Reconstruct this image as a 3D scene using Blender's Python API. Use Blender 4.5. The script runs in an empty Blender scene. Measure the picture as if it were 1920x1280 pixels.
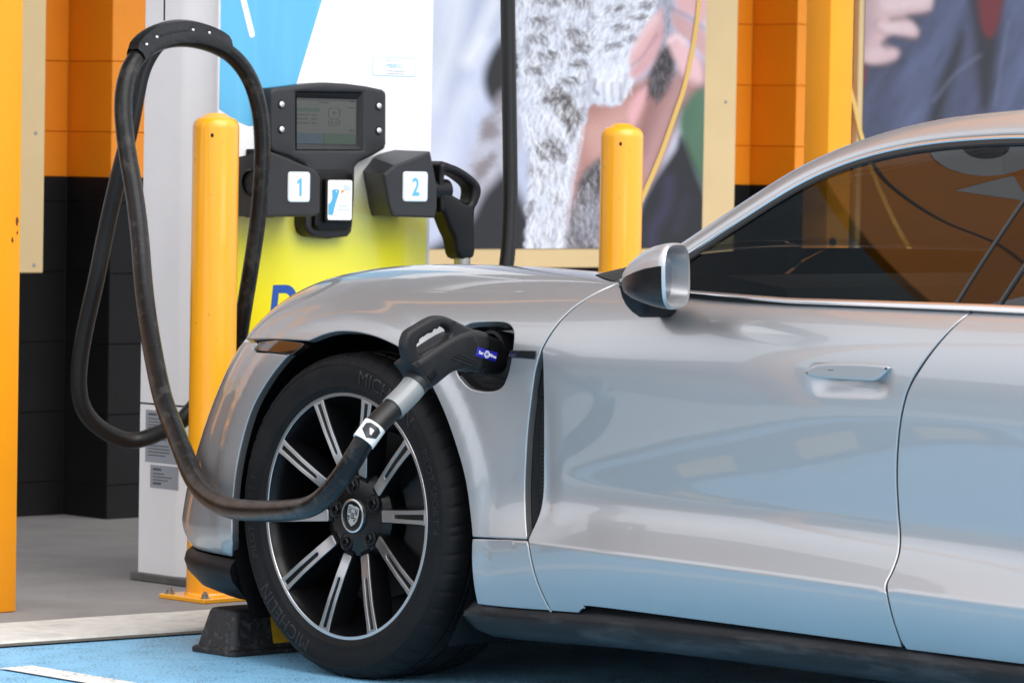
import bpy, bmesh, math, random
import numpy as np
from mathutils import Vector, Matrix
from mathutils.geometry import delaunay_2d_cdt
random.seed(7); rng = np.random.default_rng(7)
scene = bpy.context.scene
COL = scene.collection
R = math.radians

# ---------------------------------------------------------------- camera
cd = bpy.data.cameras.new("camera"); cam = bpy.data.objects.new("camera", cd); COL.objects.link(cam); scene.camera = cam
_f, _yaw, _pitch, _roll, _cx, _cy, _cz = 8000.0, 0.8209376, 0.0427623, -0.0172493, -6.1136915, -7.0927721, 1.1479134
_v = Vector((math.cos(_yaw), math.sin(_yaw), 0)); _r0 = Vector((math.sin(_yaw), -math.cos(_yaw), 0)); _u0 = Vector((0, 0, 1))
_fw = _v * math.cos(_pitch) - _u0 * math.sin(_pitch); _up = _u0 * math.cos(_pitch) + _v * math.sin(_pitch)
_r = _r0 * math.cos(_roll) - _up * math.sin(_roll); _u = _up * math.cos(_roll) + _r0 * math.sin(_roll)
cam.matrix_world = Matrix(((_r.x, _u.x, -_fw.x, _cx), (_r.y, _u.y, -_fw.y, _cy), (_r.z, _u.z, -_fw.z, _cz), (0, 0, 0, 1)))
cd.sensor_width = 36; cd.sensor_fit = 'HORIZONTAL'; cd.lens = _f / 1920 * 36
cd.clip_start = .1; cd.clip_end = 600
cd.dof.use_dof = True; cd.dof.focus_distance = 9.15; cd.dof.aperture_fstop = 11.0

# ---------------------------------------------------------------- world: bright overcast sky, soft sun behind the camera
SUN_EL, SUN_AZ = R(50), R(186)          # azimuth clockwise from +Y: from behind the camera, a little to its left
w = bpy.data.worlds.new("World"); scene.world = w; w.use_nodes = True
nt = w.node_tree; bg = nt.nodes["Background"]
sky = nt.nodes.new("ShaderNodeTexSky"); sky.sky_type = 'NISHITA'; sky.sun_disc = False
sky.sun_elevation = SUN_EL; sky.sun_rotation = SUN_AZ; sky.dust_density = 2.5; sky.air_density = 1.0
cl = nt.nodes.new("ShaderNodeTexNoise"); cl.inputs['Scale'].default_value = 2.2; cl.inputs['Detail'].default_value = 5
tc = nt.nodes.new("ShaderNodeTexCoord"); mpg = nt.nodes.new("ShaderNodeMapping"); mpg.inputs['Scale'].default_value = (1, 1, 2.5)
nt.links.new(tc.outputs['Generated'], mpg.inputs['Vector']); nt.links.new(mpg.outputs['Vector'], cl.inputs['Vector'])
cr_ = nt.nodes.new("ShaderNodeMapRange"); cr_.inputs['From Min'].default_value = .3; cr_.inputs['From Max'].default_value = .7
cr_.inputs['To Min'].default_value = .72; cr_.inputs['To Max'].default_value = .97
nt.links.new(cl.outputs['Fac'], cr_.inputs['Value'])
mx = nt.nodes.new("ShaderNodeMix"); mx.data_type = 'RGBA'
nt.links.new(cr_.outputs['Result'], mx.inputs[0]); nt.links.new(sky.outputs['Color'], mx.inputs[6])
mx.inputs[7].default_value = (6.6, 6.7, 7.0, 1)
nt.links.new(mx.outputs[2], bg.inputs['Color']); bg.inputs['Strength'].default_value = .12
sd = bpy.data.lights.new("sun", 'SUN'); sun = bpy.data.objects.new("sun", sd); COL.objects.link(sun)
sd.energy = 1.15; sd.angle = R(60); sd.color = (1, .96, .90)
_sd = Vector((math.sin(SUN_AZ) * math.cos(SUN_EL), math.cos(SUN_AZ) * math.cos(SUN_EL), math.sin(SUN_EL)))
sun.rotation_euler = (-_sd).to_track_quat('-Z', 'Y').to_euler()
vs = scene.view_settings; vs.view_transform = 'Standard'; vs.look = 'None'; vs.gamma = 1; vs.use_curve_mapping = False; vs.exposure = 1.15
try:
    scene.cycles.use_denoising = True
    scene.cycles.max_bounces = 10; scene.cycles.transparent_max_bounces = 16
    scene.cycles.caustics_reflective = False
except Exception:
    pass

# ---------------------------------------------------------------- materials
MATS = {}
def node_mat(name, color=(.5, .5, .5), rough=.5, metal=0.0, coat=0.0, coat_rough=.03, spec=.5, var=.0, var_scale=8.0, bump=0.0, bump_scale=80.0,
             stain=None, stain_scale=3.0, stain_amt=0.0, rough_var=0.0, aniso_scale=(1, 1, 1), detail=4):
    if name in MATS: return MATS[name]
    m = bpy.data.materials.new(name); m.use_nodes = True; t = m.node_tree; b = t.nodes["Principled BSDF"]
    b.inputs['Base Color'].default_value = (*color, 1); b.inputs['Roughness'].default_value = rough; b.inputs['Metallic'].default_value = metal
    b.inputs['Coat Weight'].default_value = coat; b.inputs['Coat Roughness'].default_value = coat_rough; b.inputs['Specular IOR Level'].default_value = spec
    co = t.nodes.new("ShaderNodeTexCoord"); mp = t.nodes.new("ShaderNodeMapping"); mp.inputs['Scale'].default_value = aniso_scale
    t.links.new(co.outputs['Object'], mp.inputs['Vector'])
    src = None
    if var > 0:
        n = t.nodes.new("ShaderNodeTexNoise"); n.inputs['Scale'].default_value = var_scale; n.inputs['Detail'].default_value = detail
        t.links.new(mp.outputs['Vector'], n.inputs['Vector'])
        rmp = t.nodes.new("ShaderNodeMapRange"); rmp.inputs['From Min'].default_value = .25; rmp.inputs['From Max'].default_value = .75
        rmp.inputs['To Min'].default_value = 1 - var; rmp.inputs['To Max'].default_value = 1 + var
        t.links.new(n.outputs['Fac'], rmp.inputs['Value'])
        mul = t.nodes.new("ShaderNodeMix"); mul.data_type = 'RGBA'; mul.blend_type = 'MULTIPLY'; mul.inputs[0].default_value = 1
        mul.inputs[6].default_value = (*color, 1); t.links.new(rmp.outputs['Result'], mul.inputs[7])
        src = mul.outputs[2]
    if stain is not None:
        n2 = t.nodes.new("ShaderNodeTexNoise"); n2.inputs['Scale'].default_value = stain_scale; n2.inputs['Detail'].default_value = 8; n2.inputs['Roughness'].default_value = .65
        t.links.new(mp.outputs['Vector'], n2.inputs['Vector'])
        r2 = t.nodes.new("ShaderNodeMapRange"); r2.inputs['From Min'].default_value = .52; r2.inputs['From Max'].default_value = .72
        r2.inputs['To Min'].default_value = 0; r2.inputs['To Max'].default_value = stain_amt
        t.links.new(n2.outputs['Fac'], r2.inputs['Value'])
        mm = t.nodes.new("ShaderNodeMix"); mm.data_type = 'RGBA'; t.links.new(r2.outputs['Result'], mm.inputs[0])
        if src: t.links.new(src, mm.inputs[6])
        else: mm.inputs[6].default_value = (*color, 1)
        mm.inputs[7].default_value = (*stain, 1); src = mm.outputs[2]
    if src: t.links.new(src, b.inputs['Base Color'])
    if rough_var > 0:
        n3 = t.nodes.new("ShaderNodeTexNoise"); n3.inputs['Scale'].default_value = var_scale * 2.3; n3.inputs['Detail'].default_value = 5
        t.links.new(mp.outputs['Vector'], n3.inputs['Vector'])
        r3 = t.nodes.new("ShaderNodeMapRange"); r3.inputs['To Min'].default_value = max(.02, rough - rough_var); r3.inputs['To Max'].default_value = min(1, rough + rough_var)
        t.links.new(n3.outputs['Fac'], r3.inputs['Value']); t.links.new(r3.outputs['Result'], b.inputs['Roughness'])
    if bump > 0:
        n4 = t.nodes.new("ShaderNodeTexNoise"); n4.inputs['Scale'].default_value = bump_scale; n4.inputs['Detail'].default_value = 6
        t.links.new(co.outputs['Object'], n4.inputs['Vector'])
        bp = t.nodes.new("ShaderNodeBump"); bp.inputs['Strength'].default_value = bump; bp.inputs['Distance'].default_value = .004
        t.links.new(n4.outputs['Fac'], bp.inputs['Height']); t.links.new(bp.outputs['Normal'], b.inputs['Normal'])
    MATS[name] = m
    return m
def glass_mat(name, tint, refl=1.0, ior=1.5):
    """thin tinted pane: coloured see-through with a Fresnel reflection"""
    if name in MATS: return MATS[name]
    m = bpy.data.materials.new(name); m.use_nodes = True; t = m.node_tree; t.nodes.clear()
    o = t.nodes.new("ShaderNodeOutputMaterial"); tr = t.nodes.new("ShaderNodeBsdfTransparent"); gl = t.nodes.new("ShaderNodeBsdfGlossy")
    tr.inputs['Color'].default_value = (*tint, 1); gl.inputs['Roughness'].default_value = .0; gl.inputs['Color'].default_value = (refl, refl, refl, 1)
    fr = t.nodes.new("ShaderNodeFresnel"); fr.inputs['IOR'].default_value = ior
    mx_ = t.nodes.new("ShaderNodeMixShader"); t.links.new(fr.outputs['Fac'], mx_.inputs[0]); t.links.new(tr.outputs[0], mx_.inputs[1]); t.links.new(gl.outputs[0], mx_.inputs[2])
    t.links.new(mx_.outputs[0], o.inputs['Surface']); MATS[name] = m
    return m

# ---------------------------------------------------------------- objects
WPOS = {}
def put(name, verts, faces, m, parent=None, smooth=True, sharp=35, normals=None):
    """link one mesh object; verts are world coordinates"""
    me = bpy.data.meshes.new(name)
    off = WPOS.get(parent.name, Vector((0, 0, 0))) if parent else Vector((0, 0, 0))
    V = np.asarray(verts, float).reshape(-1, 3) - np.array(off)
    me.from_pydata(V.tolist(), [], [tuple(int(i) for i in f) for f in faces]); me.update()
    if m: me.materials.append(m)
    if smooth:
        me.polygons.foreach_set('use_smooth', [True] * len(me.polygons))
        if normals is not None: me.normals_split_custom_set_from_vertices(np.asarray(normals).tolist())
        elif sharp: me.set_sharp_from_angle(angle=R(sharp))
    o = bpy.data.objects.new(name, me); COL.objects.link(o)
    if parent: o.parent = parent; WPOS[o.name] = off
    else: WPOS[o.name] = Vector((0, 0, 0))
    return o
def thing(name, label, cat, loc=(0, 0, 0), group=None, parent=None):
    o = bpy.data.objects.new(name, None); COL.objects.link(o); o.empty_display_size = .1
    if parent is None: o.location = loc; WPOS[o.name] = Vector(loc)
    else: o.parent = parent; WPOS[o.name] = WPOS[parent.name]
    if label: o['label'] = label
    if cat: o['category'] = cat
    if group: o['group'] = group
    return o
def tag(o, label, cat, group=None):
    o['label'] = label; o['category'] = cat
    if group: o['group'] = group
    return o
def struct(o): o['kind'] = 'structure'; return o
def children(o): return [c for c in bpy.data.objects if c.parent == o]
def copy_tree(o, delta, parent=None):
    c = o.copy(); COL.objects.link(c)
    if parent is None: c.location = o.location + Vector(delta)
    else: c.parent = parent
    for ch in children(o): copy_tree(ch, delta, c)
    return c

# ---------------------------------------------------------------- shapes: each returns (verts, faces)
class MB:
    def __init__(s): s.v, s.f = [], []
    def add(s, vf):
        n = len(s.v); s.v += [tuple(p) for p in vf[0]]; s.f += [tuple(i + n for i in f) for f in vf[1]]; return s
    @property
    def vf(s): return s.v, s.f
def box(x0, x1, y0, y1, z0, z1, bev=0.0, seg=2):
    bm = bmesh.new(); bmesh.ops.create_cube(bm, size=1)
    for v in bm.verts: v.co = Vector(((x0+x1)/2 + v.co.x*(x1-x0), (y0+y1)/2 + v.co.y*(y1-y0), (z0+z1)/2 + v.co.z*(z1-z0)))
    if bev > 0: bmesh.ops.bevel(bm, geom=bm.edges[:], offset=bev, segments=seg, affect='EDGES', profile=.5)
    bm.verts.index_update(); r = ([tuple(v.co) for v in bm.verts], [tuple(v.index for v in f.verts) for f in bm.faces]); bm.free()
    return r
def loft(rings, closed=True, cap0=False, cap1=False):
    n = len(rings[0]); V = [tuple(p) for r in rings for p in r]; F = []
    for i in range(len(rings) - 1):
        for j in range(n if closed else n - 1):
            k = (j + 1) % n; F.append((i*n+j, i*n+k, (i+1)*n+k, (i+1)*n+j))
    if cap0: F.append(tuple(range(n))[::-1])
    if cap1: F.append(tuple((len(rings)-1)*n + j for j in range(n)))
    return V, F
def spline(P, n=6, closed=False):
    P = np.asarray(P, float)
    Q = np.vstack([P[-1:], P, P[:2]]) if closed else np.vstack([2*P[0]-P[1], P, 2*P[-1]-P[-2]])
    out = []
    for i in range(1, len(Q) - 2):
        a, b, c, d = Q[i-1:i+3]
        for k in range(n):
            t = k / n; out.append(.5*((2*b)+(c-a)*t+(2*a-5*b+4*c-d)*t*t+(3*b-a-3*c+d)*t**3))
    if not closed: out.append(Q[-2])
    return np.array(out)
def smooth_path(P, it=6):
    P = np.array(P, float)
    for _ in range(it): P[1:-1] = .5*P[1:-1] + .25*(P[:-2] + P[2:])
    return P
def frames(P):
    P = np.asarray(P, float); T = np.gradient(P, axis=0); T /= np.linalg.norm(T, axis=1)[:, None]
    n = np.cross(T[0], (0, 0, 1.0)); n = n if np.linalg.norm(n) > .1 else np.cross(T[0], (1.0, 0, 0)); n /= np.linalg.norm(n)
    N = [n]
    for i in range(1, len(P)):
        n = N[-1] - T[i] * np.dot(N[-1], T[i]); N.append(n / np.linalg.norm(n))
    N = np.array(N); return T, N, np.cross(T, N)
def tube(P, r, sides=16, caps=True):
    T, N, B = frames(P); r = np.broadcast_to(r, (len(P),))
    a = np.linspace(0, 2*np.pi, sides, endpoint=False)
    return loft([P[i] + r[i]*(np.cos(a)[:, None]*N[i] + np.sin(a)[:, None]*B[i]) for i in range(len(P))], True, caps, caps)
def lathe(prof, center, axis='z', n=32, closed_prof=False, caps=False):
    """prof: (radius, height along axis)"""
    a = np.linspace(0, 2*np.pi, n, endpoint=False); c = np.array(center, float); rings = []
    for r_, h in prof:
        if axis == 'z': P = np.stack([r_*np.cos(a), r_*np.sin(a), 0*a + h], 1)
        elif axis == 'x': P = np.stack([0*a + h, r_*np.cos(a), r_*np.sin(a)], 1)
        else: P = np.stack([r_*np.cos(a), 0*a + h, r_*np.sin(a)], 1)
        rings.append(P + c)
    if closed_prof: rings.append(rings[0])
    return loft(rings, True, caps, caps)
def inside(poly, P):
    poly = np.asarray(poly); x, y = P[:, 0], P[:, 1]; c = np.zeros(len(P), bool)
    xa, ya = poly[:, 0], poly[:, 1]; xb, yb = np.roll(xa, -1), np.roll(ya, -1)
    for i in range(len(poly)):
        k = ((ya[i] > y) != (yb[i] > y)) & (x < (xb[i]-xa[i]) * (y-ya[i]) / (yb[i]-ya[i] + 1e-15) + xa[i]); c ^= k
    return c
def area2(p): p = np.asarray(p); q = np.roll(p, -1, 0); return .5*np.sum(p[:, 0]*q[:, 1] - q[:, 0]*p[:, 1])
def offset_poly(p, d):
    """move every vertex of a counter-clockwise loop inwards by d"""
    p = np.asarray(p, float); a = p - np.roll(p, 1, 0); b = np.roll(p, -1, 0) - p
    na = np.stack([-a[:, 1], a[:, 0]], 1); nb = np.stack([-b[:, 1], b[:, 0]], 1)
    na /= np.linalg.norm(na, axis=1)[:, None] + 1e-12; nb /= np.linalg.norm(nb, axis=1)[:, None] + 1e-12
    m = na + nb; l = np.linalg.norm(m, axis=1); l = np.maximum(l, .5)
    m = m / (l[:, None]**2) * 2
    return p + m * d
def resample(p, step, closed=True):
    p = np.asarray(p, float); q = np.vstack([p, p[:1]]) if closed else p
    out = []
    for i in range(len(q) - 1):
        n = max(1, int(round(np.linalg.norm(q[i+1]-q[i]) / step)))
        for k in range(n): out.append(q[i] + (q[i+1]-q[i]) * k / n)
    if not closed: out.append(q[-1])
    return np.array(out)
def tri2d(outer, holes=(), extra=None):
    """triangulate a loop with holes; returns points and triangles"""
    pts = []; edges = []
    for lp in [outer, *holes]:
        n = len(pts); pts += [tuple(p) for p in lp]; edges += [(n+i, n+(i+1) % len(lp)) for i in range(len(lp))]
    if extra is not None: pts += [tuple(p) for p in extra]
    v, _, f, *_ = delaunay_2d_cdt([Vector(p[:2]) for p in pts], edges, [], 0, 1e-7)
    V = np.array([tuple(q) for q in v]); F = np.array([t for t in f if len(t) == 3])
    C_ = V[F].mean(1); k = inside(outer, C_)
    for h in holes: k &= ~inside(h, C_)
    F = F[k]
    s = (V[F[:, 1]]-V[F[:, 0]]); q = (V[F[:, 2]]-V[F[:, 0]]); neg = (s[:, 0]*q[:, 1]-s[:, 1]*q[:, 0]) < 0
    F[neg] = F[neg][:, ::-1]
    return V, F
def prism(outer, holes, to3d, depth, bev=0.004, seg=3, back=True):
    """slab with rounded front edge. to3d(a, b, d): plane coordinates plus depth behind the front face"""
    outer = np.asarray(outer, float); outer = outer if area2(outer) > 0 else outer[::-1]
    holes = [np.asarray(h, float) if area2(h) < 0 else np.asarray(h, float)[::-1] for h in holes]
    rings = [(bev*(1-math.cos(k*math.pi/2/seg)) if bev else 0, 0) for k in range(0)]
    steps = [(bev*(1-math.sin(a)), bev*(1-math.cos(a))) for a in np.linspace(0, math.pi/2, seg+1)] if bev else [(0, 0)]
    mb = MB()
    o0 = offset_poly(outer, steps[0][0]); h0 = [offset_poly(h, steps[0][0]) for h in holes]
    V, F = tri2d(o0, [h[::-1] for h in h0])
    mb.add(([to3d(a, b, 0) for a, b in V], F.tolist()))
    for lp in [outer, *holes]:
        rr = [[to3d(a, b, dd) for a, b in offset_poly(lp, ii)] for ii, dd in steps] + [[to3d(a, b, depth) for a, b in lp]]
        mb.add(loft(rr, True))
    if back:
        V, F = tri2d(outer, [h[::-1] for h in holes]); mb.add(([to3d(a, b, depth) for a, b in V], F[:, ::-1].tolist()))
    return weld(mb.vf)
def weld(vf, d=1e-5, fix=True):
    bm = bmesh.new(); vs_ = [bm.verts.new(p) for p in vf[0]]
    for f in vf[1]:
        try: bm.faces.new([vs_[i] for i in f])
        except ValueError: pass
    bmesh.ops.remove_doubles(bm, verts=bm.verts[:], dist=d)
    if fix: bmesh.ops.recalc_face_normals(bm, faces=bm.faces[:])
    bm.verts.index_update(); r = ([tuple(v.co) for v in bm.verts], [tuple(v.index for v in f.verts) for f in bm.faces]); bm.free()
    return r
def flat(poly, to3d, holes=()):
    V, F = tri2d(np.asarray(poly) if area2(poly) > 0 else np.asarray(poly)[::-1], holes)
    return [to3d(a, b, 0) for a, b in V], F.tolist()
def text_shape(s, size=1.0, bold=0.0, spacing=1.0):
    """flat lettering: verts in the xy plane, centred on x"""
    c = bpy.data.curves.new("lettering_curve", 'FONT'); c.body = s; c.size = size; c.align_x = 'CENTER'; c.offset = bold; c.space_character = spacing; c.resolution_u = 3
    o = bpy.data.objects.new("lettering_source", c); COL.objects.link(o)
    dg = bpy.context.evaluated_depsgraph_get(); ev = o.evaluated_get(dg); me = ev.to_mesh()
    V = [tuple(v.co) for v in me.vertices]; F = [tuple(p.vertices) for p in me.polygons]
    ev.to_mesh_clear(); bpy.data.objects.remove(o); bpy.data.curves.remove(c)
    return np.array(V).reshape(-1, 3), F
def subdivide(V, F, step=.008):
    bm = bmesh.new(); vs_ = [bm.verts.new(p) for p in V]
    for f in F:
        try: bm.faces.new([vs_[i] for i in f])
        except ValueError: pass
    bmesh.ops.triangulate(bm, faces=bm.faces[:])
    for _ in range(3):
        es = [e for e in bm.edges if e.calc_length() > step]
        if not es: break
        bmesh.ops.subdivide_edges(bm, edges=es, cuts=1); bmesh.ops.triangulate(bm, faces=bm.faces[:])
    bm.verts.index_update(); r = (np.array([tuple(v.co) for v in bm.verts]), [tuple(v.index for v in f.verts) for f in bm.faces]); bm.free()
    return r
def rrect(x0, x1, z0, z1, r, n=5):
    out = []
    for cx_, cz_, a0 in ((x1-r, z1-r, 0), (x0+r, z1-r, 90), (x0+r, z0+r, 180), (x1-r, z0+r, 270)):
        for k in range(n+1):
            a = R(a0 + 90*k/n); out.append((cx_ + r*math.cos(a), cz_ + r*math.sin(a)))
    return np.array(out)
def on_y(y): return lambda a, b, d: (a, y + d, b)          # face looking towards -Y
def on_x(x): return lambda a, b, d: (x + d, a, b)          # face looking towards -X, plane coordinates (y, z)
M_VOID = node_mat("dark_inner_structure", (.006, .006, .006), rough=.9)

# ---------------------------------------------------------------- car body surface
# x: outwards is negative, car centre line at XC; y: forward, front axle at 0; z: up
XC = 0.97
Y_FRONT, Y_REAR = 0.30, -3.25
def pchip(xk, yk, x):
    xk = np.asarray(xk, float); yk = np.asarray(yk, float)
    h = np.diff(xk); d = np.diff(yk) / h
    m = np.zeros_like(yk); m[0], m[-1] = d[0], d[-1]
    for i in range(1, len(xk) - 1):
        if d[i-1] * d[i] > 0:
            w1 = 2*h[i] + h[i-1]; w2 = h[i] + 2*h[i-1]
            m[i] = (w1 + w2) / (w1/d[i-1] + w2/d[i])
    x = np.clip(x, xk[0], xk[-1])
    i = np.clip(np.searchsorted(xk, x) - 1, 0, len(h) - 1)
    t = (x - xk[i]) / h[i]
    return ((1+2*t)*(1-t)**2*yk[i] + t*(1-t)**2*h[i]*m[i] + t*t*(3-2*t)*yk[i+1] + t*t*(t-1)*h[i]*m[i+1])
# sections (station y, then 14 control points x,z from sill to hood centre)
SECTIONS = {
  0.95: [(.02,.24),(0,.29),(0,.33),(0,.37),(0,.42),(0,.48),(0,.53),(.02,.56),(.06,.58),(.15,.60),(.27,.61),(.42,.62),(.65,.62),(.97,.62)],
  0.75: [(.02,.238),(-.02,.30),(-.01,.34),(.005,.38),(.025,.44),(.05,.53),(.08,.60),(.11,.63),(.15,.655),(.22,.68),(.30,.69),(.42,.705),(.65,.71),(.97,.71)],
  0.60: [(.02,.235),(-.01,.30),(-.005,.345),(.002,.39),(.012,.46),(.03,.56),(.055,.635),(.085,.675),(.12,.705),(.20,.742),(.29,.757),(.42,.775),(.65,.775),(.97,.775)],
  0.45: [(.02,.232),(-.005,.305),(-.003,.35),(.0,.395),(.004,.48),(.01,.59),(.022,.67),(.042,.716),(.08,.762),(.175,.82),(.28,.832),(.42,.835),(.65,.83),(.97,.83)],
  0.25: [(.02,.225),(0,.315),(0,.36),(0,.41),(0,.49),(0,.61),(0,.705),(.012,.755),(.042,.81),(.15,.880),(.27,.892),(.42,.872),(.65,.862),(.97,.862)],
  0.0:  [(.02,.21),(0,.33),(0,.375),(0,.42),(0,.50),(0,.62),(-.003,.72),(.005,.772),(.034,.825),(.15,.905),(.27,.916),(.42,.890),(.65,.878),(.97,.88)],
  -.25: [(.018,.198),(-.004,.343),(-.003,.385),(-.002,.425),(-.002,.50),(-.002,.62),(-.005,.72),(.003,.772),(.03,.825),(.14,.907),(.26,.920),(.42,.895),(.65,.882),(.97,.885)],
  -.45: [(.018,.195),(-.006,.346),(-.003,.387),(.0,.425),(.001,.50),(.0,.62),(-.004,.725),(.004,.772),(.027,.825),(.125,.906),(.25,.917),(.42,.895),(.65,.882),(.97,.885)],
  -.65: [(.018,.203),(-.022,.346),(.004,.387),(.026,.425),(.020,.50),(.010,.62),(-.006,.733),(.004,.768),(.024,.822),(.10,.902),(.24,.910),(.42,.89),(.65,.875),(.97,.88)],
  -.85: [(.02,.210),(-.030,.345),(.003,.387),(.034,.425),(.024,.50),(.013,.62),(-.002,.73),(.006,.77),(.021,.82),(.078,.893),(.22,.893),(.42,.88),(.65,.87),(.97,.87)],
  -1.2: [(.022,.213),(-.030,.341),(.003,.385),(.036,.425),(.024,.50),(.013,.62),(.004,.72),(.007,.77),(.019,.82),(.064,.888),(.20,.885),(.42,.87),(.65,.86),(.97,.86)],
  -1.7: [(.022,.214),(-.030,.331),(.003,.378),(.034,.42),(.022,.50),(.010,.62),(.003,.71),(.006,.765),(.018,.82),(.060,.888),(.20,.885),(.42,.87),(.65,.86),(.97,.86)],
  -2.2: [(.022,.215),(-.026,.325),(0,.37),(.018,.415),(.010,.50),(0,.62),(-.004,.71),(.0,.765),(.014,.82),(.060,.892),(.20,.89),(.42,.87),(.65,.86),(.97,.86)],
  -2.9: [(.022,.22),(-.010,.32),(-.01,.365),(-.01,.41),(-.012,.50),(-.015,.62),(-.018,.72),(-.01,.79),(.02,.86),(.13,.945),(.26,.965),(.42,.96),(.65,.965),(.97,.97)],
  -3.4: [(.03,.24),(.0,.32),(0,.365),(0,.42),(0,.52),(0,.64),(0,.74),(.008,.82),(.035,.89),(.14,.965),(.27,.985),(.42,.985),(.65,.99),(.97,.99)],
  -4.0: [(.03,.26),(.0,.33),(0,.38),(0,.44),(0,.55),(0,.67),(0,.76),(.01,.84),(.04,.90),(.14,.96),(.27,.975),(.42,.98),(.65,.98),(.97,.98)],
}
NOSE_Y = [.90,.915,.925,.935,.945,.95,.94,.915,.885,.84,.76,.66,.52,.32]
TAIL_Y = [-3.92,-3.95,-3.96,-3.97,-3.98,-3.98,-3.96,-3.94,-3.92,-3.90,-3.84,-3.76,-3.6,-3.3]
_yk = sorted(SECTIONS)
_yg = np.arange(-4.3, 1.3, .01)
_NR = 14
_ROWX = np.zeros((_NR, len(_yg))); _ROWZ = np.zeros((_NR, len(_yg)))
_ker = np.exp(-.5 * (np.arange(-24, 25) / 8.0)**2); _ker /= _ker.sum()
for _r in range(_NR):
    for _arr, _c in ((_ROWX, 0), (_ROWZ, 1)):
        _raw = pchip(_yk, [SECTIONS[k][_r][_c] for k in _yk], _yg)
        _arr[_r] = np.convolve(np.pad(_raw, 24, mode='edge'), _ker, mode='valid')
def row_at(r, y):
    return np.interp(y, _yg, _ROWX[r]), np.interp(y, _yg, _ROWZ[r])
NOSE_P = [3.6,3.5,3.4,3.3,3.0,2.6,2.3,2.2,2.2,2.2,2.2,2.2,2.2,2.2]; NOSE_Q = 1.9
def row_point(r, u):
    """control point of row r at the along-car parameter u (nose centre -1, front axle zone 0, then metres backwards)"""
    u = np.asarray(u, float)
    L = Y_FRONT - Y_REAR
    s1 = np.sin(np.clip(-u, 0, 1) * np.pi / 2); s2 = np.sin(np.clip(u - L, 0, 1) * np.pi / 2)
    y = np.where(u < 0, Y_FRONT + (NOSE_Y[r] - Y_FRONT) * s1, np.where(u > L, Y_REAR + (TAIL_Y[r] - Y_REAR) * s2, Y_FRONT - u))
    x, z = row_at(r, y)
    w = np.where(u < 0, 1 - np.clip(1 - s1**NOSE_P[r], 0, 1)**(1/NOSE_Q), np.where(u > L, 1 - np.clip(1 - s2**3.0, 0, 1)**(1/2.2), 0))
    x = x + (XC - x) * w
    return x, y, z
def _knots(n):
    return np.concatenate([[0]*3, np.arange(0, n - 2), [n - 3]*3]).astype(float)
_NB = _NR - 1                      # rows 1..13 form one clamped cubic B-spline; row 0-1 is the lower panel
_KN = _knots(_NB)
def _basis(t):
    t = np.clip(np.asarray(t, float), 0, _NB - 3 - 1e-9)
    B = [np.where((t >= _KN[i]) & (t < _KN[i+1]), 1.0, 0.0) for i in range(len(_KN) - 1)]
    for p in range(1, 4):
        N = []
        for i in range(len(_KN) - 1 - p):
            a = (_KN[i+p] - _KN[i]); b = (_KN[i+p+1] - _KN[i+1])
            v = 0
            if a > 0: v = v + (t - _KN[i]) / a * B[i]
            if b > 0: v = v + (_KN[i+p+1] - t) / b * B[i+1]
            N.append(v + np.zeros_like(t))
        B = N
    return B
V0 = 1.0                             # v in [0,V0]: lower panel under the crease; above: spline parameter + V0
VMAX = V0 + _NB - 3
def body_point(u, v):
    u = np.asarray(u, float); v = np.asarray(v, float)
    u, v = np.broadcast_arrays(u, v)
    lo = v < V0
    B = _basis(np.where(lo, 0, v - V0))
    P = np.zeros(u.shape + (3,))
    P0 = np.stack(row_point(0, u), -1); P1 = np.stack(row_point(1, u), -1)
    for i in range(_NB):
        P += B[i][..., None] * (P1 if i == 0 else np.stack(row_point(i + 1, u), -1))
    k = np.clip(v / V0, 0, 1)[..., None]
    low = P0 * (1 - k) + P1 * k
    low[..., 0] -= .008 * (4 * k * (1 - k))[..., 0]
    P = np.where(lo[..., None], low, P)
    # the wheel-arch flares
    for yc, amp in ((0.0, .011), (-2.9, .012)):
        d = np.hypot(P[..., 1] - yc, P[..., 2] - .357) - .40
        f = np.clip((d - .036) / .042, 0, 1); f = 1 - f * f * (3 - 2 * f)
        side = np.clip((.25 - P[..., 0]) / .2, 0, 1)
        P[..., 0] -= amp * f * side * np.clip((P[..., 2] - .15) / .3, 0, 1)
    # door: skin turning inwards beside the air outlet, pocket behind the handle
    y, z = P[..., 1], P[..., 2]
    def sm(a, b, t):
        k = np.clip((t - a) / (b - a), 0, 1)
        return k * k * (3 - 2 * k)
    P[..., 0] += .007 * sm(-.665, -.612, y) * (1 - sm(-.606, -.596, y)) * sm(.37, .42, z) * (1 - sm(.60, .75, z)) * (P[..., 0] < .1)
    P[..., 0] += .013 * sm(-1.602, -1.545, y) * (1 - sm(-1.42, -1.375, y)) * sm(.692, .728, z + .03 * (y + 1.49)) * (1 - sm(.742, .757, z)) * (P[..., 0] < .1)
    return P
def body_normal(u, v, eu=.015, ev=.02):
    a = body_point(u + eu, v) - body_point(u - eu, v)
    v1 = np.minimum(v + ev, VMAX - 1e-6); v0 = np.maximum(v - ev, 0)
    # stay on one side of the crease
    up = np.asarray(v) >= V0
    v0 = np.where(up, np.maximum(v0, V0), v0); v1 = np.where(up, v1, np.minimum(v1, V0 - 1e-6))
    b = body_point(u, v1) - body_point(u, v0)
    n = np.cross(a, b); n /= np.linalg.norm(n, axis=-1, keepdims=True) + 1e-12
    return n

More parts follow.
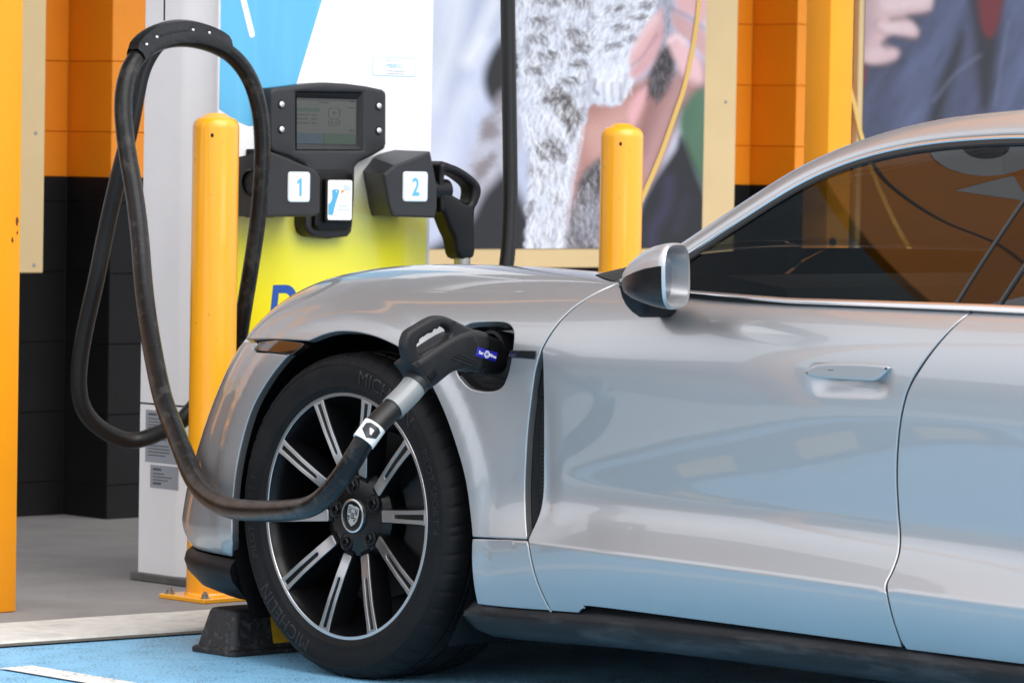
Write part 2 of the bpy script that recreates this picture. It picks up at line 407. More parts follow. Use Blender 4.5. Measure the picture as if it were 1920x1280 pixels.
# trim lines of the body panels in surface coordinates (metres along the car, height on the section)
OUTLINES = {
  'cut_a_top': [(1.0191, 8.22), (1.0202, 8.101), (1.0181, 7.999), (1.0142, 7.907), (1.0097, 7.82), (1.0049, 7.735), (0.9998, 7.652), (0.9944, 7.571), (0.9889, 7.489), (0.9831, 7.407), (0.9772, 7.323), (0.9715, 7.238), (0.966, 7.148), (0.961, 7.052), (0.9562, 6.95), (0.9517, 6.84), (0.9473, 6.721), (0.9431, 6.587), (0.9389, 6.438), (0.9347, 6.28), (0.9308, 6.122), (0.9274, 5.968), (0.9246, 5.816), (0.9217, 5.667), (0.9183, 5.523)],
  'cut_a_mid': [(0.9183, 5.523), (0.9161, 5.345), (0.913, 5.192), (0.9094, 5.05), (0.9053, 4.906), (0.9015, 4.76), (0.8983, 4.613), (0.8945, 4.467), (0.8905, 4.323), (0.8864, 4.177), (0.8824, 4.027), (0.8788, 3.875), (0.8756, 3.726), (0.873, 3.578), (0.8708, 3.428), (0.869, 3.274), (0.8674, 3.112), (0.8659, 2.937), (0.8648, 2.746), (0.8641, 2.541), (0.8643, 2.331), (0.8655, 2.12), (0.8679, 1.907), (0.8716, 1.704), (0.8764, 1.525), (0.8819, 1.378), (0.888, 1.257), (0.8946, 1.152), (0.9017, 1.057)],
  'cut_a_low': [(0.9017, 1.057), (0.9089, 0.967), (0.9115, 0.883), (0.9139, 0.799), (0.9163, 0.715), (0.9189, 0.632), (0.9213, 0.551), (0.924, 0.469), (0.9271, 0.382), (0.9311, 0.29), (0.9354, 0.194), (0.9394, 0.096), (0.9424, 0.0)],
  'vent_edge': [(0.9183, 5.523), (0.9209, 5.307), (0.9222, 5.132), (0.9227, 4.964), (0.9221, 4.782), (0.9201, 4.575), (0.9172, 4.356), (0.9141, 4.139), (0.9119, 3.934), (0.9105, 3.736), (0.9094, 3.533), (0.9084, 3.33), (0.9074, 3.133), (0.9067, 2.942), (0.9061, 2.75), (0.9056, 2.556), (0.9051, 2.363), (0.9047, 2.182), (0.9045, 2.017), (0.9042, 1.85), (0.9044, 1.674), (0.905, 1.495), (0.9052, 1.331), (0.9036, 1.184), (0.9017, 1.057)],
  'cut_b': [(2.0392, 8.095), (2.0419, 7.951), (2.0411, 7.836), (2.0386, 7.732), (2.0355, 7.629), (2.0319, 7.527), (2.0278, 7.426), (2.0233, 7.321), (2.0182, 7.209), (2.0126, 7.085), (2.0065, 6.95), (2.0001, 6.805), (1.9938, 6.657), (1.9875, 6.507), (1.9813, 6.352), (1.9751, 6.194), (1.9689, 6.036), (1.9627, 5.876), (1.9566, 5.719), (1.9507, 5.566), (1.9453, 5.42), (1.9408, 5.288), (1.9368, 5.168), (1.9332, 5.049), (1.9297, 4.921), (1.926, 4.785), (1.9224, 4.647), (1.919, 4.507), (1.9159, 4.368), (1.913, 4.226), (1.9104, 4.081), (1.908, 3.94), (1.906, 3.81), (1.9044, 3.691), (1.9031, 3.578), (1.9021, 3.464), (1.9014, 3.341), (1.901, 3.199), (1.9009, 3.041), (1.9008, 2.876), (1.9009, 2.72), (1.9014, 2.583), (1.9024, 2.458), (1.9037, 2.338), (1.9049, 2.216), (1.9063, 2.09), (1.9081, 1.966), (1.91, 1.844), (1.9119, 1.727), (1.9133, 1.614), (1.9142, 1.509), (1.9149, 1.415), (1.9155, 1.334), (1.9156, 1.266), (1.9149, 1.206), (1.9147, 1.153), (1.916, 1.102), (1.9188, 1.058), (1.9227, 1.019), (1.9253, 0.97), (1.926, 0.902), (1.9268, 0.816), (1.9275, 0.718), (1.9281, 0.613), (1.9286, 0.506), (1.9291, 0.398), (1.9295, 0.286), (1.9292, 0.171), (1.9281, 0.056)],
  'belt': [(1.0191, 8.22), (1.0389, 8.178), (1.0572, 8.134), (1.0773, 8.097), (1.1024, 8.077), (1.1314, 8.075), (1.1633, 8.085), (1.2022, 8.1), (1.252, 8.108), (1.3178, 8.101), (1.3957, 8.079), (1.4763, 8.047), (1.5503, 8.019), (1.6153, 8.003), (1.6764, 7.997), (1.7359, 7.998), (1.796, 8.005), (1.8574, 8.02), (1.9186, 8.043), (1.9793, 8.07), (2.0392, 8.095)],
  'belt_rear': [(2.0392, 8.095), (2.0682, 8.077), (2.097, 8.059), (2.1256, 8.041), (2.154, 8.023)],
  'door_bottom': [(0.9424, 0.0), (0.9624, 0.0), (0.983, 0.0), (1.0019, 0.0), (1.0166, 0.0), (1.0256, 0.0), (1.0304, 0.011), (1.0335, 0.031), (1.0374, 0.048), (1.0419, 0.062), (1.0461, 0.076), (1.0508, 0.088), (1.0568, 0.098), (1.0572, 0.107), (1.0539, 0.116), (1.0611, 0.121), (1.093, 0.118), (1.1616, 0.108), (1.2558, 0.096), (1.3549, 0.087), (1.4389, 0.081), (1.5009, 0.078), (1.5525, 0.075), (1.6021, 0.072), (1.6578, 0.069), (1.7223, 0.066), (1.7908, 0.063), (1.8603, 0.059), (1.9281, 0.056)],
  'arch': [(0.1728, 5.432), (0.1875, 5.497), (0.2021, 5.567), (0.2164, 5.634), (0.2304, 5.691), (0.2434, 5.735), (0.2558, 5.77), (0.2688, 5.794), (0.2835, 5.807), (0.3004, 5.81), (0.3188, 5.803), (0.338, 5.786), (0.357, 5.757), (0.3756, 5.718), (0.3943, 5.669), (0.413, 5.609), (0.4317, 5.537), (0.4503, 5.462), (0.4687, 5.381), (0.4871, 5.284), (0.5055, 5.163), (0.5241, 5.017), (0.5428, 4.861), (0.5605, 4.701), (0.5767, 4.545), (0.5911, 4.389), (0.6041, 4.232), (0.6163, 4.073), (0.6281, 3.913), (0.6398, 3.748), (0.651, 3.574), (0.6615, 3.397), (0.6711, 3.219), (0.6797, 3.043), (0.6874, 2.859), (0.6944, 2.656), (0.7008, 2.422), (0.7064, 2.125), (0.7116, 1.775), (0.7168, 1.467), (0.7213, 1.264), (0.7242, 1.15), (0.7256, 1.085), (0.7265, 1.038), (0.7276, 0.989)],
  'fender_low': [(0.7276, 0.989), (0.7668, 0.998), (0.8113, 1.016), (0.8568, 1.036), (0.9017, 1.057)],
  'sill_front_back': [(0.7294, 0.974), (0.7282, 0.73), (0.7226, 0.482), (0.7126, 0.229), (0.6979, 0.0)],
  'sill_front_bot': [(0.6979, 0.0), (0.7592, 0.0), (0.8213, 0.0), (0.8823, 0.0), (0.9424, 0.0)],
  'fender_front': [(-0.1377, 6.116), (-0.065, 5.867), (-0.0215, 5.75), (0.015, 5.668), (0.0577, 5.593), (0.0899, 5.541), (0.1182, 5.498), (0.1457, 5.462), (0.1728, 5.432)],
  'fender_rear_top': [(1.0191, 8.22), (1.0086, 8.223), (0.9986, 8.222), (0.9876, 8.228), (0.9739, 8.249), (0.9562, 8.294), (0.9348, 8.36), (0.9104, 8.443), (0.8839, 8.539)],
  'bumper_arch': [(-0.1131, 0.038), (-0.0907, 0.444), (-0.0836, 0.817), (-0.0841, 1.11), (-0.0826, 1.368), (-0.0792, 1.687), (-0.0746, 2.042), (-0.0684, 2.381), (-0.0613, 2.69), (-0.0533, 2.975), (-0.0436, 3.238), (-0.0327, 3.475), (-0.0211, 3.685), (-0.0086, 3.865), (0.0051, 4.027), (0.0195, 4.177), (0.0342, 4.324), (0.05, 4.476), (0.0668, 4.626), (0.0824, 4.765), (0.0949, 4.877), (0.1034, 4.944), (0.109, 4.972), (0.1136, 4.985), (0.1188, 5.005)],
  'marker_low': [(0.1188, 5.005), (-0.0336, 5.324), (-0.0469, 5.46), (-0.0303, 5.715)],
  'bumper_top': [(-0.0303, 5.715), (-0.0487, 5.772), (-0.0698, 5.841), (-0.0956, 5.931), (-0.1332, 6.074)],
  'port': [(0.6659, 6.353), (0.6698, 6.384), (0.6732, 6.415), (0.6775, 6.444), (0.6841, 6.47), (0.6941, 6.494), (0.7064, 6.515), (0.7196, 6.533), (0.7321, 6.548), (0.7443, 6.559), (0.7567, 6.569), (0.7684, 6.572), (0.7786, 6.567), (0.7871, 6.551), (0.7941, 6.526), (0.8003, 6.493), (0.806, 6.451), (0.8112, 6.401), (0.8156, 6.343), (0.8195, 6.274), (0.8227, 6.19), (0.8252, 6.094), (0.827, 5.986), (0.8283, 5.858), (0.8294, 5.706), (0.83, 5.525), (0.8297, 5.334), (0.8285, 5.162), (0.8265, 5.023), (0.8241, 4.913), (0.8214, 4.818), (0.8183, 4.734), (0.815, 4.661), (0.8117, 4.597), (0.8083, 4.541), (0.8045, 4.492), (0.7998, 4.451), (0.7944, 4.418), (0.7883, 4.391), (0.7814, 4.371), (0.7736, 4.356), (0.7643, 4.345), (0.7536, 4.339), (0.7427, 4.338), (0.7327, 4.341), (0.7237, 4.348), (0.7151, 4.359), (0.7071, 4.374), (0.6997, 4.395), (0.693, 4.423), (0.6869, 4.458), (0.6814, 4.496), (0.6764, 4.535), (0.6718, 4.569), (0.6678, 4.602), (0.6643, 4.643), (0.6611, 4.699), (0.6579, 4.777), (0.6549, 4.873), (0.6525, 4.988), (0.6512, 5.121), (0.6509, 5.288), (0.6512, 5.495), (0.6515, 5.715), (0.6524, 5.909), (0.6546, 6.052), (0.6583, 6.161), (0.6624, 6.255), (0.6659, 6.353)],
  'handle': [(1.6736, 5.494), (1.6753, 5.527), (1.6767, 5.561), (1.6785, 5.595), (1.6811, 5.631), (1.6848, 5.67), (1.6895, 5.712), (1.6953, 5.753), (1.702, 5.789), (1.7092, 5.819), (1.7172, 5.844), (1.7263, 5.867), (1.7368, 5.887), (1.7493, 5.907), (1.7635, 5.924), (1.7783, 5.938), (1.7927, 5.95), (1.8073, 5.959), (1.8223, 5.966), (1.8365, 5.97), (1.8484, 5.972), (1.8576, 5.973), (1.865, 5.972), (1.871, 5.969), (1.8762, 5.963), (1.8807, 5.956), (1.8842, 5.947), (1.8869, 5.935), (1.889, 5.92), (1.8906, 5.905), (1.8915, 5.889), (1.8917, 5.865), (1.891, 5.829), (1.8887, 5.77), (1.8842, 5.693), (1.8779, 5.615), (1.8726, 5.552), (1.8688, 5.509), (1.8654, 5.477), (1.862, 5.452), (1.858, 5.431), (1.8545, 5.416), (1.8514, 5.407), (1.8469, 5.401), (1.8399, 5.395), (1.8287, 5.388), (1.8144, 5.381), (1.7989, 5.374), (1.784, 5.369), (1.7697, 5.365), (1.7554, 5.362), (1.7412, 5.36), (1.7275, 5.358), (1.7142, 5.357), (1.7035, 5.36), (1.6946, 5.364), (1.6874, 5.369), (1.6827, 5.372), (1.6799, 5.375), (1.6783, 5.38), (1.6767, 5.392), (1.6753, 5.411), (1.6746, 5.437), (1.6741, 5.466), (1.6736, 5.494)],
  'strip': [(0.824, 5.456), (0.9073, 5.492), (0.9027, 5.151), (0.8193, 5.184)],
}

# measured outlines of the station, cables and connectors, in metres
GEN = {
  'console': [(1.0468, 1.1612), (1.0439, 1.3114), (1.0518, 1.3213), (1.1272, 1.3299), (1.1867, 1.3376), (1.2393, 1.3412), (1.3074, 1.34), (1.3762, 1.3348), (1.4341, 1.3275), (1.4458, 1.3208), (1.4483, 1.3121), (1.4503, 1.1814), (1.4452, 1.168), (1.4032, 1.1489), (1.3537, 1.1297), (1.341, 1.1163), (1.341, 1.044), (1.3365, 0.9631), (1.3323, 0.9445), (1.3196, 0.933), (1.2514, 0.9266), (1.1948, 0.933), (1.1781, 0.9444), (1.1702, 0.9627), (1.1686, 1.0428), (1.1702, 1.1144), (1.1611, 1.124), (1.1086, 1.1422), (1.0602, 1.1529)],
  'screen_bezel': [(1.1327, 1.3118), (1.3613, 1.3148), (1.3644, 1.1657), (1.1357, 1.1625)],
  'screen': [(1.1367, 1.2982), (1.3494, 1.3012), (1.3519, 1.1782), (1.1391, 1.1768)],
  'buttons': [(1.0792, 1.2793), (1.0805, 1.214), (1.4181, 1.2824), (1.4195, 1.2164)],
  'reader': [(1.1877, 1.1002), (1.1988, 1.109), (1.3046, 1.1101), (1.3199, 1.1016), (1.3198, 0.9601), (1.3078, 0.9503), (1.2057, 0.9502), (1.1905, 0.9599)],
  'card': [(1.2201, 1.0751), (1.2312, 1.0826), (1.2917, 1.0832), (1.3025, 1.0758), (1.3044, 0.9848), (1.2946, 0.9773), (1.2311, 0.9782), (1.2219, 0.9851)],
  'h1_front': [(0.9568, 1.1571), (1.0429, 1.1312), (1.1135, 1.1095), (1.1303, 1.0898), (1.1306, 0.9963), (1.1085, 0.9877), (0.9397, 0.986), (0.9532, 1.0433)],
  'h1_plate': [(1.0041, 1.1601), (1.0926, 1.1614), (1.096, 0.9826), (1.0074, 0.9823)],
  'h1_num': [(1.0172, 1.0944), (1.0251, 1.1034), (1.0766, 1.104), (1.0901, 1.0951), (1.0913, 1.034), (1.0804, 1.0255), (1.0288, 1.0252), (1.0198, 1.0336)],
  'h2_front': [(1.5152, 1.1637), (1.5407, 1.0705), (1.5427, 1.0124), (1.5347, 0.9856), (1.3853, 0.9886), (1.3741, 1.0116), (1.3508, 1.1005), (1.3885, 1.1257)],
  'h2_back': [(1.4992, 1.1537), (1.4241, 1.1136), (1.4074, 1.1018), (1.4094, 1.0786), (1.4212, 0.9942), (1.4329, 0.9866)],
  'h2_num': [(1.416, 1.0995), (1.4258, 1.1082), (1.4853, 1.1089), (1.5003, 1.1003), (1.5031, 1.0401), (1.4925, 1.0307), (1.4337, 1.0292), (1.4212, 1.0378)],
  'noz2': [(1.5585, 1.1284), (1.6016, 1.1301), (1.6413, 1.1177), (1.6814, 1.0976), (1.7058, 1.0773), (1.7111, 1.0538), (1.699, 1.0243), (1.6875, 1.0037), (1.6897, 0.942), (1.6864, 0.8803), (1.6325, 0.8787), (1.6157, 0.9244), (1.5977, 0.9536), (1.5732, 0.9974), (1.5611, 1.0119)],
  'noz2_hole': [(1.5692, 1.1052), (1.6101, 1.1027), (1.65, 1.0856), (1.6742, 1.0682), (1.6763, 1.0447), (1.6633, 1.0241), (1.6273, 1.0386), (1.5876, 1.0558), (1.5701, 1.0644)],
  'noz2_sleeve': [(1.6594, 0.8803), (1.6671, 0.8186)],
  'sticker': [(1.434, 1.4153), (1.5906, 1.4163), (1.5917, 1.3641), (1.4351, 1.363)],
  'blue': [(0.8981, 1.5698), (1.2647, 1.5841), (1.2546, 1.5608), (1.1689, 1.3315), (1.146, 1.2823), (1.1392, 1.2479), (1.1231, 1.2333), (1.095, 1.2253), (1.0066, 1.2215), (0.9698, 1.2333), (0.9074, 1.2631)],
  'stripe': [(0.9475, 1.566), (0.9796, 1.5673), (1.0241, 1.4585), (1.0214, 1.4476), (1.0112, 1.4439), (1.0023, 1.4493), (0.951, 1.538)],
  'letter': [(1.1005, 0.8044), (1.1925, 0.8037), (1.098, 0.7467)],
  'grad': [(1.2581, 1.0506), (1.2612, 0.8943), (1.2644, 0.7377)],
  'gun': [(-0.2564, 0.7561), (-0.253, 0.7732), (-0.2431, 0.7873), (-0.2154, 0.8002), (-0.1851, 0.8131), (-0.1646, 0.818), (-0.144, 0.817), (-0.118, 0.809), (-0.0866, 0.7974), (-0.0604, 0.7884), (-0.0315, 0.7828), (-0.0219, 0.7768), (-0.0176, 0.752), (-0.0302, 0.729), (-0.0387, 0.7002), (-0.0583, 0.6983), (-0.0845, 0.7046), (-0.1182, 0.6999), (-0.1462, 0.6852), (-0.1666, 0.6732), (-0.1869, 0.6661), (-0.2048, 0.6655), (-0.213, 0.6905), (-0.2287, 0.708), (-0.2443, 0.7217), (-0.2522, 0.7389)],
  'gun_barrel': [(-0.214, 0.7325), (-0.1887, 0.745), (-0.148, 0.765), (-0.1122, 0.7796), (-0.0708, 0.7885), (-0.0315, 0.7828), (-0.0219, 0.7768), (-0.0176, 0.752), (-0.0302, 0.729), (-0.0387, 0.7002), (-0.0583, 0.6983), (-0.0845, 0.7046), (-0.1182, 0.6999), (-0.1462, 0.6852), (-0.1666, 0.6732), (-0.1869, 0.6661), (-0.2048, 0.6655), (-0.213, 0.6905), (-0.2287, 0.708), (-0.2391, 0.7178), (-0.2291, 0.7252)],
  'gun_hole': [(-0.2175, 0.7535), (-0.2156, 0.7611), (-0.2071, 0.7696), (-0.1957, 0.7742), (-0.1894, 0.7783), (-0.1766, 0.7805), (-0.1704, 0.7875), (-0.1614, 0.788), (-0.1538, 0.7942), (-0.1383, 0.7905), (-0.1299, 0.7837), (-0.1323, 0.7766), (-0.1481, 0.7677), (-0.1786, 0.7548), (-0.2027, 0.7437), (-0.2115, 0.7378), (-0.216, 0.7449)],
  'gun_head': [(-0.038, 0.7809), (-0.0076, 0.7731), (0.019, 0.764), (0.0299, 0.7512), (0.0305, 0.7259), (0.0151, 0.7029), (-0.0162, 0.692), (-0.0426, 0.6983), (-0.0355, 0.7291)],
  'gun_label': [(-0.0574, 0.7513), (-0.001, 0.7381), (-0.0074, 0.7197), (-0.0643, 0.7331)],
  'gun_screws': [(-0.1744, 0.7958), (-0.121, 0.8018), (-0.2228, 0.7664), (-0.1048, 0.7631), (-0.1559, 0.7385), (-0.195, 0.7188)],
  'gun_ribs': [(-0.1343, 0.7291), (-0.0638, 0.7094), (-0.1241, 0.7346), (-0.0613, 0.7151), (-0.1138, 0.7383), (-0.0588, 0.7199)],
  'gun_axis': [(-0.1965, 0.6877), (-0.2167, 0.6767), (-0.2293, 0.6703), (-0.2792, 0.6315)],
  'port_strip': [],
  'cable_a': [(-0.1959, -0.455, 0.684), (-0.225, -0.455, 0.6557), (-0.2614, -0.455, 0.63), (-0.2977, -0.455, 0.6044), (-0.3307, -0.455, 0.5767), (-0.349, -0.44, 0.5366), (-0.3528, -0.4, 0.4866), (-0.3289, -0.3, 0.4231), (-0.3026, -0.2, 0.3991), (-0.2244, 0.0, 0.3778), (-0.1501, 0.2, 0.3636), (-0.098, 0.33, 0.37), (-0.0562, 0.43, 0.3854), (-0.0156, 0.52, 0.4142), (0.0335, 0.62, 0.4675), (0.0976, 0.75, 0.5324), (0.1298, 0.82, 0.578), (0.2213, 0.98, 0.6954), (0.2903, 1.1, 0.8188), (0.3409, 1.18, 0.9334), (0.3752, 1.25, 1.0499), (0.3789, 1.28, 1.1285), (0.3817, 1.3, 1.1942), (0.3891, 1.32, 1.2734), (0.4201, 1.34, 1.3469), (0.4767, 1.36, 1.3989), (0.5595, 1.38, 1.4296), (0.6523, 1.4, 1.4381), (0.7303, 1.4, 1.4271), (0.8007, 1.4, 1.4007), (0.8581, 1.4, 1.3477), (0.8913, 1.4, 1.2773), (0.9053, 1.4, 1.1953), (0.9052, 1.4, 1.1061), (0.9049, 1.41, 0.996), (0.8957, 1.42, 0.8857), (0.891, 1.44, 0.7749), (0.8897, 1.46, 0.6775), (0.9033, 1.5, 0.5508), (0.9072, 1.52, 0.4524), (0.94, 1.57, 0.3926)],
  'cable_b': [(0.6752, 1.44, 1.4554), (0.6061, 1.45, 1.433), (0.5682, 1.47, 1.3647), (0.5568, 1.48, 1.2902), (0.5518, 1.5, 1.1956), (0.541, 1.53, 1.0869), (0.5393, 1.58, 0.9366), (0.5309, 1.6, 0.8272), (0.5307, 1.64, 0.7166), (0.5281, 1.67, 0.5921), (0.5459, 1.68, 0.4882), (0.621, 1.68, 0.4254), (0.6989, 1.67, 0.3972), (0.7452, 1.64, 0.4128), (0.7835, 1.58, 0.4443), (0.7978, 1.55, 0.4788), (0.8903, 1.6, 0.5181)],
  'cable_c': [(1.7645, 1.42, 1.9378), (1.7769, 1.42, 1.578), (1.7896, 1.42, 1.2892), (1.7987, 1.42, 1.0719), (1.7974, 1.42, 0.9558), (1.7898, 1.42, 0.8585)],
  'saddle': [(0.472, 1.36, 1.3789), (0.4972, 1.365, 1.4116), (0.5512, 1.37, 1.4534), (0.6438, 1.39, 1.4647), (0.7218, 1.39, 1.4538), (0.7746, 1.39, 1.4283)],
  'rivets': [(0.4894, 1.36, 1.4419), (0.533, 1.36, 1.4607), (0.642, 1.36, 1.4737), (0.6991, 1.36, 1.4649)],
  'wire': [(0.5558, 1.37, 1.4829)],
  'tagL': [(-0.3308, -0.455, 0.5811)],
  'b1': [],
  'label1': [(1.8664, 0.4584), (1.7391, 0.4654), (1.7294, 0.3348), (1.8498, 0.3271)],
  'label2': [(1.8474, 0.3216), (1.7338, 0.3288), (1.7278, 0.2657), (1.8391, 0.2581)],
  'swoosh1': [(4.5004, 1.7113), (4.4919, 1.6369), (4.4733, 1.5437), (4.4373, 1.4131), (4.3878, 1.3011), (4.3259, 1.1709), (4.2465, 1.032), (4.2017, 0.9675)],
  'swoosh2': [(5.2691, 1.4525), (5.3086, 1.3669), (5.346, 1.2616), (5.4224, 1.108), (5.5435, 0.9338), (5.6647, 0.7968)],
}


GLASS_TOP = [(-0.745, 0.8918), (-0.8152, 0.9041), (-0.882, 0.9238), (-0.943, 0.959), (-0.9987, 0.997), (-1.0525, 1.0337), (-1.1043, 1.0695), (-1.1558, 1.1025), (-1.2102, 1.1294), (-1.2677, 1.1508), (-1.328, 1.1672), (-1.3908, 1.1792), (-1.4551, 1.1878), (-1.5207, 1.1938), (-1.6004, 1.1982), (-1.68, 1.201), (-2.0, 1.203), (-2.3, 1.19), (-2.6, 1.145), (-2.85, 1.08), (-3.05, 1.0), (-3.2, 0.93)]
BELT_LINE = [(-0.7, 0.8855), (-0.8195, 0.8855), (-0.9791, 0.8862), (-1.2687, 0.8809), (-1.5089, 0.8842), (-1.757, 0.8871), (-1.8717, 0.8872), (-2.4, 0.888), (-3.0, 0.9), (-3.2, 0.91)]
B_PILLAR = [(-1.7014, 0.8881), (-1.785, 1.196)]

# ================================================================ GROUND
M_ASPH = node_mat("asphalt", (.05, .05, .052), rough=.9, var=.25, var_scale=60, bump=.4, bump_scale=250)
M_BLUE = node_mat("blue_bay_paint", (.22, .50, .74), rough=.55, var=.10, var_scale=5, stain=(.15, .37, .58), stain_scale=16, stain_amt=.55, bump=1.0, bump_scale=110)
M_WHITE = node_mat("white_line_paint", (.74, .73, .70), rough=.6, var=.06, var_scale=40, stain=(.45, .48, .50), stain_scale=18, stain_amt=.6, bump=.5, bump_scale=200)
M_KERB = node_mat("pale_concrete_kerb", (.60, .59, .55), rough=.85, var=.12, var_scale=22, stain=(.33, .32, .29), stain_scale=7, stain_amt=.6, bump=.35, bump_scale=180)
M_CONC = node_mat("grey_concrete", (.215, .208, .205), rough=.85, var=.14, var_scale=5, stain=(.15, .145, .14), stain_scale=1.6, stain_amt=.6, bump=.2, bump_scale=220)
def speckle(m, col, scale=420, thr=.70):
    """small dark pits in the paint"""
    t = m.node_tree; b = t.nodes["Principled BSDF"]; l = b.inputs['Base Color'].links[0]; src = l.from_socket
    n = t.nodes.new("ShaderNodeTexNoise"); n.inputs['Scale'].default_value = scale; n.inputs['Detail'].default_value = 2
    c = t.nodes.new("ShaderNodeTexCoord"); t.links.new(c.outputs['Object'], n.inputs['Vector'])
    n2 = t.nodes.new("ShaderNodeTexNoise"); n2.inputs['Scale'].default_value = scale/14; t.links.new(c.outputs['Object'], n2.inputs['Vector'])
    ad = t.nodes.new("ShaderNodeMath"); ad.operation = 'MULTIPLY_ADD'; ad.inputs[1].default_value = .35; t.links.new(n2.outputs['Fac'], ad.inputs[0]); t.links.new(n.outputs['Fac'], ad.inputs[2])
    r_ = t.nodes.new("ShaderNodeMapRange"); r_.inputs['From Min'].default_value = thr; r_.inputs['From Max'].default_value = thr + .07; t.links.new(ad.outputs[0], r_.inputs['Value'])
    mm = t.nodes.new("ShaderNodeMix"); mm.data_type = 'RGBA'; t.links.new(r_.outputs['Result'], mm.inputs[0]); t.links.new(src, mm.inputs[6]); mm.inputs[7].default_value = (*col, 1)
    t.links.new(mm.outputs[2], b.inputs['Base Color'])
speckle(M_BLUE, (.045, .11, .18), 150, .755); speckle(M_WHITE, (.2, .26, .32), 130, .80); speckle(M_CONC, (.10, .10, .10), 160, .86)
def sheet(name, x0, x1, y0, y1, z, m): return struct(put(name, [(x0, y0, z), (x1, y0, z), (x1, y1, z), (x0, y1, z)], [(0, 1, 2, 3)], m, smooth=False))
sheet("ground", -250, 250, -250, 250, -.016, M_ASPH)
KS = (.883 - .921) / (.312 + .256)          # the kerb runs very slightly off the wall's direction
ky = lambda x: .904 + KS * x
def skew(name, x0, x1, f0, f1, z, m):
    return struct(put(name, [(x0, f0(x0), z), (x1, f0(x1), z), (x1, f1(x1), z), (x0, f1(x0), z)], [(0, 1, 2, 3)], m, smooth=False))
skew("bay_surface", -9, 9, lambda x: -4.8, lambda x: ky(x) - .012, 0.0, M_BLUE)
def kerb():
    mb = MB(); xs = np.linspace(-9, 9, 181); rings = []
    r2 = random.Random(3)
    for x in xs:
        j = r2.uniform(-.003, .003); k2 = r2.uniform(-.004, .004); f, b = ky(x) + j, ky(x) + .335 + k2
        rings.append([(x, f, -.016), (x, f, .004), (x, f + .006, .009), (x, b - .012, .011), (x, b, .006), (x, b, -.016)])
    return loft(rings, False)
struct(put("kerb", *kerb(), M_KERB))
skew("kerb_joint", -9, 9, lambda x: ky(x) + .32, lambda x: ky(x) + .36, .003, node_mat("joint_dirt", (.10, .095, .09), rough=.95))
skew("pavement", -9, 9, lambda x: ky(x) + .342, lambda x: 4.0, .008, M_CONC)
for x in (-2.98, -.485, 2.25, 4.9): sheet("bay_line", x - .045, x + .045, -4.8, .55 if x < 0 else ky(x) - .02, .004, M_WHITE)
M_STRIP = node_mat("dark_edge_strip", (.09, .095, .09), rough=.9, var=.3, var_scale=40)
skew("kerb_edge_strip", -9, 9, lambda x: ky(x) - .045, lambda x: ky(x) + .002, .004, M_STRIP)  # narrow dark strip along the kerb's front edge

# ================================================================ WALL AND ITS BOARDS
M_OR = node_mat("orange_wall_paint", (.80, .25, .003), rough=.55, var=.07, var_scale=3.0, bump=.25, bump_scale=120)
M_BK = node_mat("charcoal_wall_paint", (.0042, .0042, .005), rough=.65, spec=.25, var=.2, var_scale=4, bump=.3, bump_scale=120, stain=(.008, .008, .009), stain_scale=3, stain_amt=.5)
M_OJ = node_mat("orange_mortar", (.60, .20, .003), rough=.7); M_BJ = node_mat("charcoal_mortar", (.004, .004, .0045), rough=.8)
M_TAN = node_mat("tan_board_paint", (.66, .485, .25), rough=.5, var=.04, var_scale=6)
M_STEEL = node_mat("grey_steel_fixings", (.35, .34, .32), rough=.4, metal=.9)
wall = thing("block_wall", "block wall painted orange above charcoal black behind the boards and charging station", "wall", (0, 0, 0))
ZB = 1.068; COURSE = .219
def wall_core(x0, x1, y0, y1):
    a = put("wall_body", *box(x0, x1, y0, y1, ZB, 2.02), M_OJ, wall, smooth=False); b = put("wall_body", *box(x0, x1, y0, y1, -.02, ZB), M_BJ, wall, smooth=False)
PIL = [(1.98, 2.24), (5.06, 5.30), (8.14, 8.38)]
wall_core(-2.6, 9.5, 3.6555, 3.95)
put('wall_body', *box(-9, -2.61, 3.6555, 3.95, -.02, 1.2), M_BJ, wall, smooth=False)
put('wall_upper', *box(-2.6, 9.5, 3.62, 3.95, 2.02, 3.9), node_mat('pale_upper_wall', (.66, .62, .60), rough=.7, var=.08, var_scale=.8), wall, smooth=False)
for a, b in PIL: wall_core(a + .004, b - .004, 3.437, 3.668)
blocks = {}
def block(w_, d, h, cx, cy, cz, black):
    """one block; blocks of one size share their mesh"""
    key = (round(w_, 3), round(d, 3), round(h, 3), black); m = M_BK if black else M_OR
    if key not in blocks:
        V, F = box(-w_/2, w_/2, -d/2, d/2, -h/2, h/2, .002, 1)
        o = put("block", V, F, m, wall, sharp=30); blocks[key] = o.data
    else:
        o = bpy.data.objects.new("block", blocks[key]); COL.objects.link(o); o.parent = wall
    o.location = (cx, cy, cz)
def course_rows():
    zs = []; z = 1.208 - 6*COURSE
    rows = []
    while z < 2.0:
        lo, hi = max(z, .0), z + COURSE
        if lo < ZB - .02 < hi - .02:
            if hi > ZB + .02: rows.append((lo, ZB, True)); rows.append((ZB, hi, False))
            else: rows.append((lo, hi, True))
        else: rows.append((lo, hi, hi <= ZB + .02))
        z += COURSE
    return rows
J = .0022
